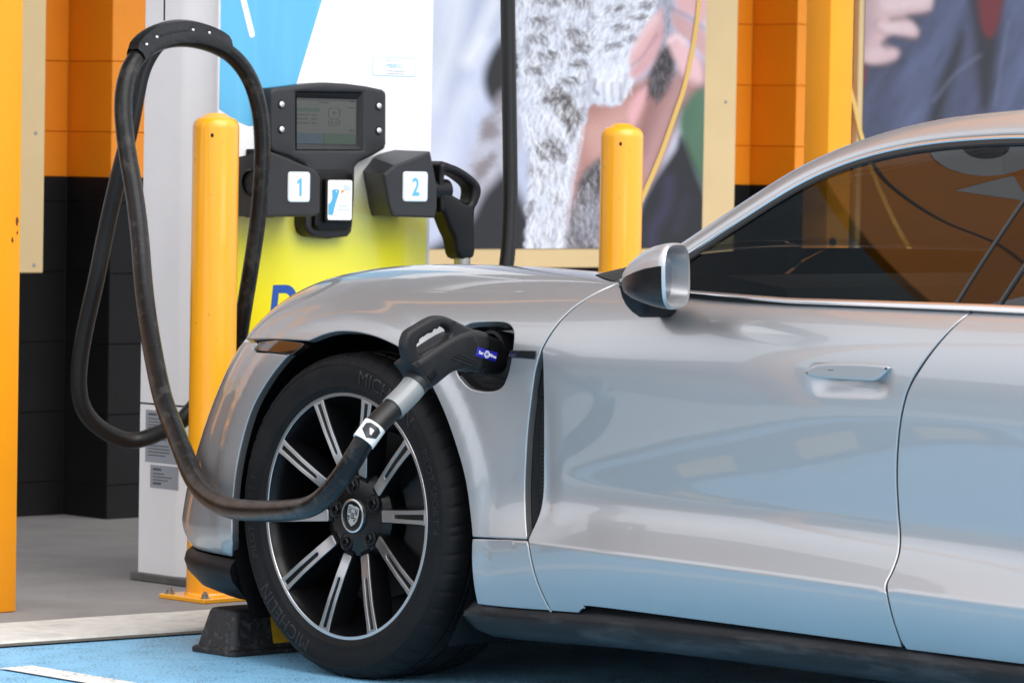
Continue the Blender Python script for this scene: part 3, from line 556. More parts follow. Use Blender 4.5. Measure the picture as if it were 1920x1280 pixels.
for k, (lo, hi, blk) in enumerate(course_rows()):
    h = hi - lo; jl = 0 if abs(lo - ZB) < 1e-6 else J/2; jh = 0 if abs(hi - ZB) < 1e-6 else J/2
    if h - jl - jh < .02: continue
    cz = (lo + jl + hi - jh)/2; hh = h - jl - jh
    for a, b in PIL[:2]:
        # pilaster: one block wide, wrapping both visible faces
        block(b - a, .23, hh, (a+b)/2, 3.432 + .115, cz, blk)
        # recess wall left of the pilaster
        xs = np.arange(a - .80, a - .01, .41); off = .2 if k % 2 else 0
        edges = sorted([a - .62] + [a - .62 + q for q in ((.205, .615) if k % 2 else (.41,))] + [a - .004])
        for e0, e1 in zip(edges[:-1], edges[1:]):
            if e1 - e0 > .04: block(e1 - e0 - J, .02, hh, (e0+e1)/2, 3.661, cz, blk)
WALL_TOP = 6.0
def board(x0, x1, z0, z1, y, label, pr=None, screws=()):
    t = thing("mural_board", label, "wall board", (x0, y, z0), "boards fixed along the wall")
    put("backing_board", *box(x0, x1, y, y + .03, z0, z1, .003, 1), M_TAN, t, sharp=30)
    mb = MB()
    for x, z in screws: put("screw", *lathe([(.0065, y + .001), (.006, y - .002), (.0001, y - .0025)], (x, 0, z), 'y', 12), M_STEEL, t)
    return t
YB = 3.385
b_left = board(-.70, 1.690, .776, 3.1, YB, "tan wall board beside the left orange post, only its right edge showing", screws=((1.655, 1.20), (1.655, .80), (1.655, 1.62)))
b_cat = board(2.30, 4.705, .781, 3.1, YB, "tan-edged wall board printed with a grey striped kitten held in two hands", screws=((4.655, .90), (4.65, 1.36), (2.36, 1.3)))
b_kid = board(5.335, 7.9, .781, 3.1, YB, "wall board printed with a small hand on a blue denim jacket", screws=((5.40, 1.3),))
put("print", [(-.66, YB - .004, .84), (1.52, YB - .004, .84), (1.52, YB - .004, 3.05), (-.66, YB - .004, 3.05)], [(0, 1, 2, 3)], node_mat("pale_grey_print", (.60, .59, .62), rough=.4, var=.25, var_scale=1.2), b_left, smooth=False)
# ---- printed pictures: colours laid on a fine grid, as flat print
def vnoise(x, y, seed=0):
    r_ = np.random.default_rng(seed); G = r_.random((64, 64)); xi = np.floor(x).astype(int); yi = np.floor(y).astype(int); fx = x - xi; fy = y - yi
    fx = fx*fx*(3-2*fx); fy = fy*fy*(3-2*fy); g = lambda a, b: G[a % 64, b % 64]
    return (g(xi, yi)*(1-fx) + g(xi+1, yi)*fx)*(1-fy) + (g(xi, yi+1)*(1-fx) + g(xi+1, yi+1)*fx)*fy
def fbm(x, y, seed=0, o=4):
    s = 0; a = 1; t = 0
    for i in range(o): s = s + a*vnoise(x*2**i, y*2**i, seed+i); t += a; a *= .55
    return s/t
def poly_dist(poly, X, Y):
    p = np.asarray(poly, float); P = np.stack([X.ravel(), Y.ravel()], 1); d = np.full(len(P), 1e9)
    for i in range(len(p)):
        a, b = p[i], p[(i+1) % len(p)]; e = b - a; t = np.clip(((P - a) @ e) / (e@e + 1e-9), 0, 1); q = P - a - t[:, None]*e; d = np.minimum(d, (q**2).sum(1))
    d = np.sqrt(d); d[inside(p, P)] *= -1
    return d.reshape(X.shape)
def lin(c): c = np.array(c, float)/255; return np.where(c <= .04045, c/12.92, ((c+.055)/1.055)**2.4)
class Canvas:
    def __init__(s, X, Y, base): s.X, s.Y = X, Y; s.C = np.zeros(X.shape + (3,)) + lin(base)
    def win(s, p, pad):
        p = np.asarray(p); xs, ys = s.X[0], s.Y[:, 0]
        i0, i1 = np.searchsorted(xs, p[:, 0].min() - pad - 12), np.searchsorted(xs, p[:, 0].max() + pad + 12)
        ok = np.where((ys > p[:, 1].min() - pad - 25) & (ys < p[:, 1].max() + pad + 25))[0]
        return (slice(ok[0], ok[-1] + 1), slice(i0, i1)) if len(ok) and i1 > i0 else None
    def mask(s, poly, blur, smooth=True, wob=0, seed=0):
        p = spline(poly, 5, True) if smooth else poly
        out = np.zeros(s.X.shape); w = s.win(p, blur + wob)
        if w is None: return out
        d = poly_dist(p, s.X[w], s.Y[w])
        if wob: d = d + wob*(fbm(s.X[w]/14, s.Y[w]/14, seed, 3) - .5)*2
        k = np.clip(.5 - d/(2*blur), 0, 1); out[w] = k*k*(3-2*k); return out
    def fill(s, poly, col, blur=5, a=1.0, tex=None, smooth=True, wob=0, seed=0):
        m = s.mask(poly, blur, smooth, wob, seed)*a; c = lin(col) + 0*s.C
        if tex is not None: c = c*tex[..., None]
        s.C = s.C*(1-m[..., None]) + c*m[..., None]
    def line(s, pts, wd, col, blur=3, a=1.0):
        p = spline(pts, 6) if len(pts) > 2 else np.asarray(pts, float); w = s.win(p, wd + blur)
        if w is None: return
        X, Y = s.X[w], s.Y[w]; P = np.stack([X.ravel(), Y.ravel()], 1); d = np.full(len(P), 1e9)
        for i in range(len(p)-1):
            e = p[i+1]-p[i]; t = np.clip(((P-p[i])@e)/(e@e+1e-9), 0, 1); d = np.minimum(d, ((P-p[i]-t[:, None]*e)**2).sum(1))
        d = np.sqrt(d).reshape(X.shape) - wd/2; k = np.clip(.5 - d/(2*blur), 0, 1)*a; s.C[w] = s.C[w]*(1-k[..., None]) + lin(col)*k[..., None]
    def hair(s, poly, n, ang, spread, length, cols, wd=1.6, a=.5, seed=0):
        r_ = np.random.default_rng(seed); p = spline(poly, 5, True); lo, hi = p.min(0), p.max(0); q = lo + (hi - lo)*r_.random((n*3, 2)); q = q[inside(p, q)][:n]
        for x, y in q:
            t = ang + r_.normal()*spread; L_ = length*r_.uniform(.6, 1.4); dx, dy = math.sin(t)*L_, math.cos(t)*L_
            s.line([(x, y), (x + dx*.5 + r_.normal()*.8, y + dy*.5), (x + dx, y + dy)], wd*r_.uniform(.7, 1.4), cols[r_.integers(len(cols))], 1.6, a*r_.uniform(.5, 1))
def print_grid(name, parent, x0, x1, zs, nx, y, paint):
    xs = np.linspace(x0, x1, nx); Xg, Zg = np.meshgrid(xs, zs); C_ = np.clip(paint(Xg, Zg), 0, 1)
    V = np.stack([Xg, 0*Xg + y, Zg], -1).reshape(-1, 3); nz = len(zs)
    i, j = np.meshgrid(np.arange(nz-1), np.arange(nx-1), indexing='ij'); i = i.ravel(); j = j.ravel()
    F = np.stack([i*nx+j, i*nx+j+1, (i+1)*nx+j+1, (i+1)*nx+j], 1)
    if name + "_ink" not in MATS:
        m = bpy.data.materials.new(name + "_ink"); m.use_nodes = True; t = m.node_tree; b = t.nodes["Principled BSDF"]; b.inputs['Roughness'].default_value = .45
        at = t.nodes.new("ShaderNodeVertexColor"); at.layer_name = "ink"; t.links.new(at.outputs['Color'], b.inputs['Base Color']); MATS[name + "_ink"] = m
    o = put(name, V, F.tolist(), MATS[name + "_ink"], parent, smooth=False)
    ca = o.data.color_attributes.new("ink", 'FLOAT_COLOR', 'POINT'); ca.data.foreach_set('color', np.concatenate([C_.reshape(-1, 3), np.ones((len(V), 1))], 1).ravel().astype(np.float32))
    return o
def blur2(C_, n, it=3):
    k = np.ones(2*n + 1)/(2*n + 1)
    for _ in range(it):
        C_ = np.stack([np.apply_along_axis(lambda r_: np.convolve(np.pad(r_, n, mode='edge'), k, mode='valid'), 0, C_[..., q]) for q in range(3)], -1)
        C_ = np.stack([np.apply_along_axis(lambda r_: np.convolve(np.pad(r_, n, mode='edge'), k, mode='valid'), 1, C_[..., q]) for q in range(3)], -1)
    return C_
def paint_cat(Xg, Zg):
    A = 400.44*Xg + 9.998*Zg - 506.1; B = 9.915*Xg - 553.58*Zg + 896.1            # drawing units
    c = Canvas(A, B, (190, 197, 220)); f1 = fbm(A/70, B/110, 3); big = fbm(A/34, B/48, 31, 3)
    st = np.clip((fbm(A/3.0 + B/26, B/9, 11, 3) - .5)*1.7 + .5, 0, 1)              # fur strands
    blot = np.clip((fbm(A/13, B/20, 17, 3) - .44)*4, 0, 1)                         # tabby blotches
    c.C *= (.78 + .44*f1)[..., None]
    # blurred shirt
    c.fill([(700, -200), (900, -200), (930, 20), (900, 110), (870, 230), (830, 330), (760, 470), (690, 470)], (206, 212, 230), 30, 1, .82 + .36*f1)
    c.line([(905, -60), (880, 60), (850, 160), (838, 260)], 26, (168, 176, 204), 30, .9); c.line([(870, -60), (850, 80), (815, 190)], 18, (228, 232, 242), 24, .9); c.line([(935, 0), (905, 70), (880, 115)], 22, (236, 239, 246), 16, .95); c.line([(960, -40), (945, 20), (925, 60)], 18, (176, 184, 208), 18, .8); c.line([(830, 330), (850, 230), (880, 180)], 22, (222, 226, 240), 24, .8)
    c.fill([(918, 108), (942, 74), (985, 55), (985, 188), (940, 204), (916, 188), (906, 150)], (22, 22, 28), 12)
    c.fill([(790, 480), (838, 440), (862, 395), (905, 335), (935, 305), (1000, 420), (1010, 480)], (20, 20, 26), 16)
    # left hind leg, out of focus
    c.fill([(872, 330), (888, 270), (915, 215), (945, 172), (975, 165), (978, 260), (950, 310), (905, 360), (876, 415), (860, 395)], (190, 190, 204), 16, 1, .70 + .5*big)
    for p in ([(902, 235), (925, 218), (934, 250), (905, 265)], [(898, 300), (928, 288), (908, 335), (884, 342)], [(930, 180), (950, 172), (956, 200), (936, 206)]): c.fill(p, (116, 104, 104), 14, .75, wob=10, seed=3)
    # palms and wrist
    c.fill([(1060, 470), (1062, 390), (1075, 290), (1080, 230), (1105, 170), (1190, 150), (1240, 130), (1262, 180), (1230, 280), (1150, 330), (1085, 380)], (172, 124, 116), 18, 1, .8 + .4*f1)
    c.fill([(1090, 240), (1140, 210), (1190, 190), (1196, 220), (1160, 270), (1110, 300)], (206, 160, 152), 26, .8); c.fill([(1066, 420), (1074, 340), (1096, 330), (1084, 420)], (196, 150, 146), 16, .7)
    c.fill([(1180, 330), (1210, 230), (1240, 170), (1290, 110), (1330, 120), (1330, 180), (1290, 230), (1262, 270), (1225, 345), (1180, 380)], (158, 116, 114), 20, 1, .8 + .35*f1)
    c.line([(1300, 130), (1262, 190), (1230, 270), (1205, 330)], 22, (190, 148, 146), 24, .8); c.line([(1244, 150), (1216, 210), (1196, 280)], 14, (120, 84, 82), 18, .7)
    c.fill([(1240, 330), (1268, 250), (1282, 210), (1292, 235), (1262, 310), (1232, 370)], (210, 208, 228), 9, .9)
    c.fill([(1278, 205), (1330, 165), (1330, 350), (1296, 320), (1276, 258)], (74, 108, 84), 14, 1, .8 + .4*f1)
    c.fill([(1190, 480), (1196, 400), (1222, 345), (1264, 285), (1282, 258), (1312, 330), (1330, 380), (1330, 480)], (20, 19, 26), 11)
    c.line([(1256, 340), (1250, 390), (1226, 430), (1222, 460)], 14, (66, 58, 98), 14, .5); c.line([(1290, 380), (1272, 435)], 10, (48, 42, 70), 14, .5)
    # second hind leg
    c.fill([(1052, 480), (1060, 420), (1082, 345), (1102, 312), (1140, 305), (1140, 480)], (118, 112, 116), 10, 1, .40 + .7*st + .6*big); c.fill([(1082, 336), (1130, 306), (1136, 350), (1095, 366)], (46, 42, 44), 14, .85, wob=8, seed=5)
    c.fill([(1070, 430), (1100, 380), (1130, 390), (1110, 450)], (160, 162, 178), 20, .6, .6 + .7*st)
    # belly, left front of the body and the hanging leg
    tone = .74 + .34*st; tone *= .84 + .30*f1
    c.fill([(972, -200), (1215, -200), (1215, 60), (1160, 190), (1112, 196), (1092, 232), (1082, 262), (1066, 330), (1058, 400), (1046, 480), (986, 480), (984, 400), (990, 330), (976, 240), (968, 150)], (214, 219, 234), 5, 1, tone, wob=7, seed=2)
    m = c.mask([(968, -200), (1200, -200), (1190, 60), (1110, 150), (1084, 205), (1060, 250), (1000, 300), (984, 200), (970, 100)], 30); m = m*blot*.42
    c.C = c.C*(1 - m[..., None]) + (lin((132, 128, 136)) + 0*c.C)*m[..., None]
    m = c.mask([(985, 300), (1060, 280), (1050, 470), (988, 470)], 16)*blot*.28; c.C = c.C*(1 - m[..., None]) + (lin((120, 114, 120)) + 0*c.C)*m[..., None]
    for p, col, a in (([(1010, 176), (1032, 160), (1060, 172), (1082, 196), (1086, 226), (1066, 246), (1050, 228), (1040, 198), (1022, 190)], (74, 66, 64), .92), ([(1002, 270), (1030, 256), (1052, 276), (1056, 298), (1024, 286), (1002, 292)], (92, 86, 86), .85), ([(1034, 366), (1050, 370), (1046, 392)], (110, 104, 108), .8), ([(982, 388), (996, 378), (1002, 392), (990, 404)], (100, 94, 98), .7),
              ([(1060, 62), (1088, 68), (1112, 84), (1084, 90)], (120, 112, 114), .7), ([(1000, 6), (1060, -8), (1132, 2), (1116, 18), (1050, 12)], (84, 78, 78), .85), ([(1116, -4), (1140, 10), (1122, 40), (1112, 24)], (90, 84, 84), .8), ([(1060, 206), (1076, 226), (1072, 268), (1058, 256)], (88, 78, 76), .8), ([(990, 316), (1016, 310), (1026, 322), (1004, 334)], (126, 120, 124), .7)):
        c.fill(p, col, 9, a, .55 + .9*st, wob=13, seed=4)
    c.line([(1110, 20), (1104, 80), (1100, 140), (1090, 190)], 10, (150, 150, 164), 14, .7)
    dk = [(96, 90, 92), (128, 124, 130), (150, 148, 156)]; lt = [(246, 248, 252), (236, 239, 248), (222, 226, 238)]
    c.hair([(975, -20), (1110, -20), (1105, 120), (1085, 200), (1000, 210), (975, 120)], 420, -.15, .45, 15, dk, 1.8, .55, 3); c.hair([(975, -20), (1110, -20), (1105, 120), (1085, 200), (1000, 210), (975, 120)], 520, -.15, .45, 16, lt, 2.0, .75, 4)
    c.hair([(990, 200), (1082, 210), (1062, 330), (1046, 470), (988, 470), (992, 330)], 300, .05, .35, 15, dk, 1.7, .5, 5); c.hair([(990, 200), (1082, 210), (1062, 330), (1046, 470), (988, 470), (992, 330)], 420, .05, .35, 16, lt, 2.0, .75, 6)
    for k in range(40): yy = 215 + 6.5*k; xx = float(np.interp(yy, [200, 262, 330, 400, 480], [1090, 1082, 1066, 1058, 1046])); c.line([(xx - 6, yy - 6), (xx + 3, yy + 3), (xx + 7, yy + 9)], 1.8, (232, 234, 244), 1.6, .7)
    for y0_, x0_ in ((40, 1000), (72, 990), (102, 1010), (132, 985), (150, 1050), (60, 1065), (90, 1075), (118, 1068)): c.hair([(x0_ - 8, y0_ - 5), (x0_ + 20, y0_ - 8), (x0_ + 26, y0_ + 4), (x0_ - 4, y0_ + 6)], 26, .9, .4, 11, [(84, 78, 80), (104, 98, 100)], 2.0, .7, int(y0_))
    c.hair([(1012, 172), (1060, 168), (1086, 220), (1064, 244), (1040, 200)], 90, -.3, .4, 13, [(50, 44, 42), (96, 86, 82), (120, 110, 106)], 2.0, .8, 8); c.hair([(1002, 268), (1052, 262), (1056, 300), (1006, 296)], 60, .2, .5, 12, [(64, 58, 58), (110, 102, 102)], 2.0, .75, 9)
    c.hair([(1056, 470), (1064, 400), (1100, 312), (1138, 305), (1138, 470)], 320, .1, .5, 13, [(56, 52, 54), (90, 84, 86), (168, 166, 174), (190, 190, 200)], 2.0, .65, 10)
    # front paw on the right
    c.fill([(1122, -120), (1245, -120), (1246, 0), (1226, 66), (1198, 112), (1182, 158), (1172, 184), (1152, 196), (1130, 192), (1114, 174), (1108, 130), (1112, 70)], (222, 226, 240), 5, 1, .80 + .28*st, wob=5, seed=6)
    m = c.mask([(1130, -100), (1235, -100), (1225, 50), (1185, 100), (1130, 100)], 14)*np.clip(np.sin(B/7.5 + A/22 + 7*big)*1.2 - .25, 0, 1)*.34*(.3 + blot)
    c.C = c.C*(1 - m[..., None]) + (lin((104, 100, 108)) + 0*c.C)*m[..., None]
    c.hair([(1124, -20), (1244, -20), (1226, 66), (1182, 158), (1150, 176), (1112, 150), (1112, 60)], 360, -.25, .3, 14, lt, 2.0, .75, 12); c.hair([(1124, -20), (1240, -20), (1222, 56), (1176, 100), (1118, 100)], 150, -.6, .5, 12, dk, 1.7, .5, 13)
    for y0_, x0_ in ((12, 1150), (30, 1196), (48, 1160), (70, 1186), (84, 1148), (6, 1214)): c.hair([(x0_ - 14, y0_ - 3), (x0_ + 14, y0_ - 7), (x0_ + 18, y0_ + 2), (x0_ - 10, y0_ + 6)], 24, -1.0, .35, 10, [(88, 82, 86), (112, 106, 110)], 2.0, .65, int(y0_) + 50)
    for x in (1128, 1144, 1160): c.line([(x, 156), (x + 1, 172), (x + 2, 188)], 3, (132, 128, 140), 4, .7)
    c.line([(1113, 150), (1111, 168), (1118, 176)], 4, (84, 78, 84), 4, .8); c.line([(1172, 140), (1168, 164), (1160, 184)], 5, (150, 146, 158), 6, .7)
    c.fill([(1212, 150), (1232, 92), (1260, 72), (1270, 118), (1246, 174), (1222, 182), (1202, 172)], (58, 52, 56), 10, 1, .5 + .9*st, wob=6, seed=9); c.fill([(1240, -60), (1264, -60), (1260, 60), (1238, 92), (1228, 60)], (150, 150, 164), 9, .9, .6 + .7*st)
    c.hair([(1206, 175), (1240, 80), (1266, 80), (1246, 176)], 110, -.2, .4, 12, [(30, 26, 28), (92, 86, 90), (120, 114, 120)], 2.0, .7, 15)
    # fingers
    for p, col in (([(1178, 108), (1200, 62), (1238, 14), (1240, 40), (1218, 96), (1186, 118)], (222, 176, 178)), ([(1180, 130), (1216, 92), (1240, 36), (1242, 70), (1222, 118), (1190, 146)], (212, 162, 166)), ([(1176, 214), (1186, 184), (1208, 160), (1212, 176), (1200, 208), (1184, 236)], (220, 166, 170)),
                   ([(1262, -100), (1330, -100), (1330, 30), (1300, 24), (1268, 4)], (218, 172, 174)), ([(1262, 20), (1290, 30), (1330, 60), (1330, 108), (1300, 80), (1266, 52)], (200, 158, 160)), ([(1252, 70), (1272, 60), (1296, 86), (1318, 116), (1320, 155), (1290, 150), (1262, 100)], (226, 184, 188))):
        c.fill(p, col, 9, 1, .86 + .28*f1)
    c.line([(1182, 122), (1205, 102), (1230, 62)], 3, (156, 106, 110), 6, .7); c.line([(1262, 12), (1296, 28), (1324, 48)], 4, (150, 104, 106), 7, .7); c.line([(1256, 74), (1272, 66), (1284, 76)], 6, (240, 214, 216), 6, .8); c.line([(1186, 92), (1206, 62), (1228, 32)], 6, (240, 206, 208), 8, .7); c.line([(1290, 150), (1316, 158)], 8, (150, 108, 110), 10, .6)
    C2 = c.C
    return C2*(.96 + .08*fbm(A/2, B/2, 41, 2))[..., None]
def paint_kid(Xg, Zg):
    A = 337.64*Xg + 10.98*Zg - 204.5; B = 13.78*Xg - 509.1*Zg + 816.3
    c = Canvas(A, B, (64, 70, 96)); f1 = fbm(A/60, B/60, 9); wv = fbm((A + B*.6)/22, (B - A*.6)/90, 15, 3); fine = fbm(A/4, B/4, 21, 2)
    c.C *= (.55 + .7*wv)[..., None]*(.9 + .2*fine)[..., None]
    c.fill([(1590, -60), (1620, -60), (1625, 140), (1604, 150)], (120, 26, 36), 6)
    for p in ([(1640, 480), (1680, 180), (1740, 60), (1800, -80), (1850, -80), (1800, 60), (1750, 200), (1720, 480)], [(1860, 480), (1870, 210), (1890, 60), (1930, -40), (2300, -40), (2300, 480)]): c.fill(p, (80, 88, 120), 20, .8, .6 + .7*wv)
    for p in ([(1740, 220), (1770, 130), (1800, 60), (1806, 90), (1780, 170), (1756, 240)], [(1810, -80), (1880, -80), (1874, 60), (1862, 150), (1850, 210), (1836, 180), (1826, 60)]): c.fill(p, (26, 26, 34), 12, .92)
    c.fill([(1835, -60), (1882, -60), (1876, 30), (1858, 70), (1838, 40)], (112, 22, 34), 9, .8)
    c.line([(1750, 190), (1790, 140), (1838, 104)], 3, (112, 120, 146), 4, .6); c.line([(1866, 200), (1878, 120), (1892, 40)], 3, (110, 118, 144), 4, .5)
    c.fill([(1598, -80), (1744, -80), (1748, 6), (1735, 24), (1700, 30), (1712, 44), (1722, 60), (1712, 72), (1672, 66), (1660, 84), (1684, 94), (1682, 112), (1664, 122), (1630, 122), (1614, 108), (1600, 60)], (196, 166, 168), 7, 1, .82 + .3*f1)
    c.line([(1740, 26), (1700, 34), (1672, 38)], 5, (92, 76, 84), 5, .8); c.line([(1716, 76), (1676, 72), (1656, 82), (1664, 92)], 6, (84, 72, 84), 5, .85); c.line([(1690, 114), (1650, 126), (1622, 124)], 8, (44, 46, 62), 6, .9)
    c.line([(1660, 66), (1640, 50), (1646, 40)], 4, (160, 126, 130), 6, .6)
    c.fill([(1660, 0), (1735, -4), (1740, 8), (1700, 18), (1660, 22)], (216, 192, 196), 9, .8); c.fill([(1650, 46), (1705, 46), (1712, 60), (1670, 62)], (214, 190, 194), 8, .8); c.fill([(1632, 92), (1672, 94), (1672, 106), (1636, 112)], (206, 180, 186), 8, .7); c.fill([(1600, -60), (1622, -60), (1640, 40), (1618, 100), (1600, 60)], (160, 134, 140), 16, .7)
    c.fill([(1560, 520), (1560, 330), (1620, 300), (1720, 300), (1820, 270), (1900, 300), (2300, 280), (2300, 520)], (22, 24, 32), 26, 1, .7 + .5*wv)
    return blur2(c.C, 1, 1)*(.96 + .08*fine)[..., None]
print_grid("print", b_cat, 2.42, 4.540, np.concatenate([np.linspace(.847, 1.78, 330), np.linspace(1.79, 3.04, 40)]), 560, YB - .004, paint_cat)
zs2 = np.concatenate([np.linspace(.784, 1.85, 180), np.linspace(1.86, 3.04, 30)])
print_grid("print", b_kid, 5.36, 7.8, zs2, 330, YB - .004, paint_kid)
M_SW = node_mat("printed_yellow_line", (.72, .46, .12), rough=.5)
def swoosh(pts, wd, parent):
    p = spline(pts, 8); t = np.gradient(p, axis=0); t /= np.linalg.norm(t, axis=1)[:, None]; n = np.stack([-t[:, 1], t[:, 0]], 1)
    put("printed_line", *loft([[(a[0], YB - .008, a[1]), (b[0], YB - .008, b[1])] for a, b in zip(p + n*wd/2, p - n*wd/2)], False), M_SW, parent, smooth=False)
swoosh([(x, z) for x, z in GEN['swoosh1']], .021, b_cat); swoosh(GEN['swoosh2'], .02, b_kid)

# canopy carried by the posts, and the orange sign along its front edge (both above the picture)
can = thing("canopy", "pale canopy over the pavement carried by the orange posts, above the picture", "canopy", (0, 2.5, 3.80))
put("canopy_slab", *box(-1.9, 9.5, 1.456, 3.62, 3.81, 3.87, .004), node_mat("pale_soffit", (.50, .50, .49), rough=.8), can, smooth=False)
fas = thing("canopy_sign", "orange sign with a grey ring on the canopy edge, above the picture", "sign", (0, 1.40, 3.80))
put("sign_panel", *box(-1.9, 2.6, 1.40, 1.455, 3.80, 5.6, .01), M_OR, fas, smooth=False)
M_FG = node_mat("grey_sign_paint", (.60, .61, .62), rough=.5); M_FB = node_mat("black_sign_paint", (.02, .02, .02), rough=.5)
cir_ = lambda r_: np.array([(-.52 + r_*math.cos(q), 4.56 + r_*math.sin(q)) for q in np.linspace(0, 2*np.pi, 40, endpoint=False)])
put("grey_ring", *prism(cir_(.26), [cir_(.11)], on_y(1.397), .003, 0, back=False), M_FG, fas, smooth=False); put("black_centre", *flat(cir_(.11), on_y(1.398)), M_FB, fas, smooth=False)
put("grey_wedge", *flat([(-.86, 4.32), (-.80, 4.62), (-1.05, 4.62)], on_y(1.397)), M_FG, fas, smooth=False)
lnp = spline([(-.45, 4.02), (-.75, 4.06), (-1.1, 4.18), (-1.4, 4.34), (-1.85, 4.40)], 6); put("black_outline", *loft([[(a, 1.3965, b - .008), (a, 1.3965, b + .008)] for a, b in lnp], False), M_FB, fas, smooth=False)

# ================================================================ ORANGE POSTS
def post(x0, x1, y0, label):
    t = thing("steel_post", label, "post", ((x0+x1)/2, y0 + .05, 0), "orange steel posts along the bays")
    put("post_shaft", *box(x0, x1, y0, y0 + (x1-x0), .0085, 3.80, .005, 2), M_POST, t, sharp=30)
    return t
M_POST = node_mat("orange_post_paint", (.90, .325, .004), rough=.42, var=.05, var_scale=4, bump=.15, bump_scale=90)
speckle(M_POST, (.50, .18, .01), 60, .93)
p1 = post(.064, .164, 1.43, "orange square steel post at the left edge with chipped paint")
M_RUST = node_mat("rust_chip", (.10, .03, .012), rough=.9)
for (x, z, s) in ((.1515, .973, .006), (.138, .927, .0045), (.153, .945, .003)):
    pts = [(x + s*1.0*math.cos(a)*rng.uniform(.5, 1.0), z + s*1.7*math.sin(a)*rng.uniform(.6, 1.2)) for a in np.linspace(0, 2*np.pi, 11, endpoint=False)]
    put("paint_chip", *flat(pts, lambda a, b, d: (a, 1.4294, b)), M_RUST, p1, smooth=False)
pts = [(.1645 + 0, .985)]
p2 = post(3.075, 3.175, 1.43, "orange square steel post beyond the car's windscreen")
put("post_cap_bolt", *lathe([(.012, 1.43 - .001), (.011, 1.424), (.0001, 1.4235)], (3.10, 0, .92), 'y', 16), M_VOID, p2)
post(-2.94, -2.84, 1.43, "orange square steel post further along the kerb, outside the picture")

# ================================================================ BOLLARDS
M_BOL = node_mat("yellow_bollard_paint", (.90, .385, .008), rough=.28, coat=.35, coat_rough=.1, var=.04, var_scale=6, stain=(.80, .33, .008), stain_scale=14, stain_amt=.35, aniso_scale=(1, 1, .25))
speckle(M_BOL, (.62, .28, .02), 70, .885)
def bollard(cx, cy, label):
    t = thing("bollard", label, "bollard", (cx, cy, .008), "yellow bollards guarding the charging station")
    r = .0595; top = 1.252
    prof = [(r, .018), (r, top - .048)] + [(r*math.cos(a) if True else 0, top - .048 + .006 + .042*math.sin(a)) for a in np.linspace(.25, math.pi/2 - .02, 9)]
    prof = [(r, .018), (r, top - .040)] + [(r - .022*(1-math.cos(a)), top - .040 + .028*math.sin(a)) for a in np.linspace(.15, math.pi/2, 7)] + [(.028, top - .004), (.015, top - .001), (.0005, top)]
    put("bollard_post", *lathe(prof, (cx, cy, 0), 'z', 56), M_BOL, t, sharp=60)
    put("base_plate", *box(cx - .092, cx + .092, cy - .092, cy + .092, .008, .020, .002, 1), M_BOL, t, sharp=30)
    put("weld_collar", *lathe([(r + .005, .0195), (r + .004, .024), (r, .028)], (cx, cy, 0), 'z', 40), M_BOL, t)
    for sx in (-1, 1):
        for sy in (-1, 1):
            c = (cx + sx*.072, cy + sy*.072, 0)
            put("anchor_bolt", *lathe([(.013, .020), (.013, .022), (.009, .0225), (.009, .031), (.005, .0315), (.005, .037), (.0001, .0372)], c, 'z', 12), M_STEEL, t, sharp=30)
    a = R(222); c = np.array((cx + r*math.cos(a), cy + r*math.sin(a), top - .058)); n = np.array((math.cos(a), math.sin(a), 0)); e = np.array((-math.sin(a), math.cos(a), 0))
    ring = [tuple(c + n*.0006 + e*.004*math.cos(q) + np.array((0, 0, .0055*math.sin(q)))) for q in np.linspace(0, 2*np.pi, 14, endpoint=False)]
    put("drain_hole", ring, [tuple(range(14))], M_VOID, t, smooth=False)
    return t
bl1 = bollard(.756, 1.405, "yellow bollard behind the car's nose with its bolted base plate showing")
bl2 = copy_tree(bl1, (2.206 - .756, 0, 0)); bl2['label'] = "yellow bollard rising behind the door mirror, in front of the kitten board"

# ================================================================ WHEEL STOPS
M_RUB = node_mat("black_recycled_rubber", (.010, .010, .011), rough=.55, var=.25, var_scale=30, stain=(.20, .20, .20), stain_scale=60, stain_amt=.35, bump=.5, bump_scale=260)
M_YEL = node_mat("yellow_reflector", (.62, .34, .012), rough=.35, var=.2, var_scale=60)
def stop(x0, x1, label):
    t = thing("wheel_stop", label, "wheel stop", (x0, .512, .001), "rubber wheel stops")
    y0, y1 = .432, .590; zb = .001
    def sec(ins, z, yi): return rrect(x0 + ins, x1 - ins, y0 + yi, y1 - yi, .02)
    rings = []
    for ins, yi, z in ((0, 0, zb), (0, 0, zb + .010), (.004, .004, zb + .014), (.010, .009, zb + .015), (.030, .026, zb + .094), (.034, .030, zb + .1005), (.042, .038, zb + .103)):
        rings.append([(a, b, z) for a, b in rrect(x0 + ins, x1 - ins, y0 + yi, y1 - yi, .016, 5)])
    put("stop_body", *loft(rings, True, False, True), M_RUB, t, sharp=40)
    for k in range(4):
        xa = x0 + .128 + k*.42; xb = xa + .20
        if xb > x1 - .05: break
        f = lambda yi, z: y0 + yi - .0012
        put("reflective_panel", [(xa, y0 + .0110 - .0015, .024), (xb, y0 + .0110 - .0015, .024), (xb, y0 + .0255 - .0015, .090), (xa, y0 + .0255 - .0015, .090)], [(0, 1, 2, 3)], M_YEL, t, smooth=False)
    return t
stop(.040, 1.75, "black rubber wheel stop with yellow panels against the car's front tyre")
stop(-2.55, -.86, "black rubber wheel stop with yellow panels in the next bay, outside the picture")

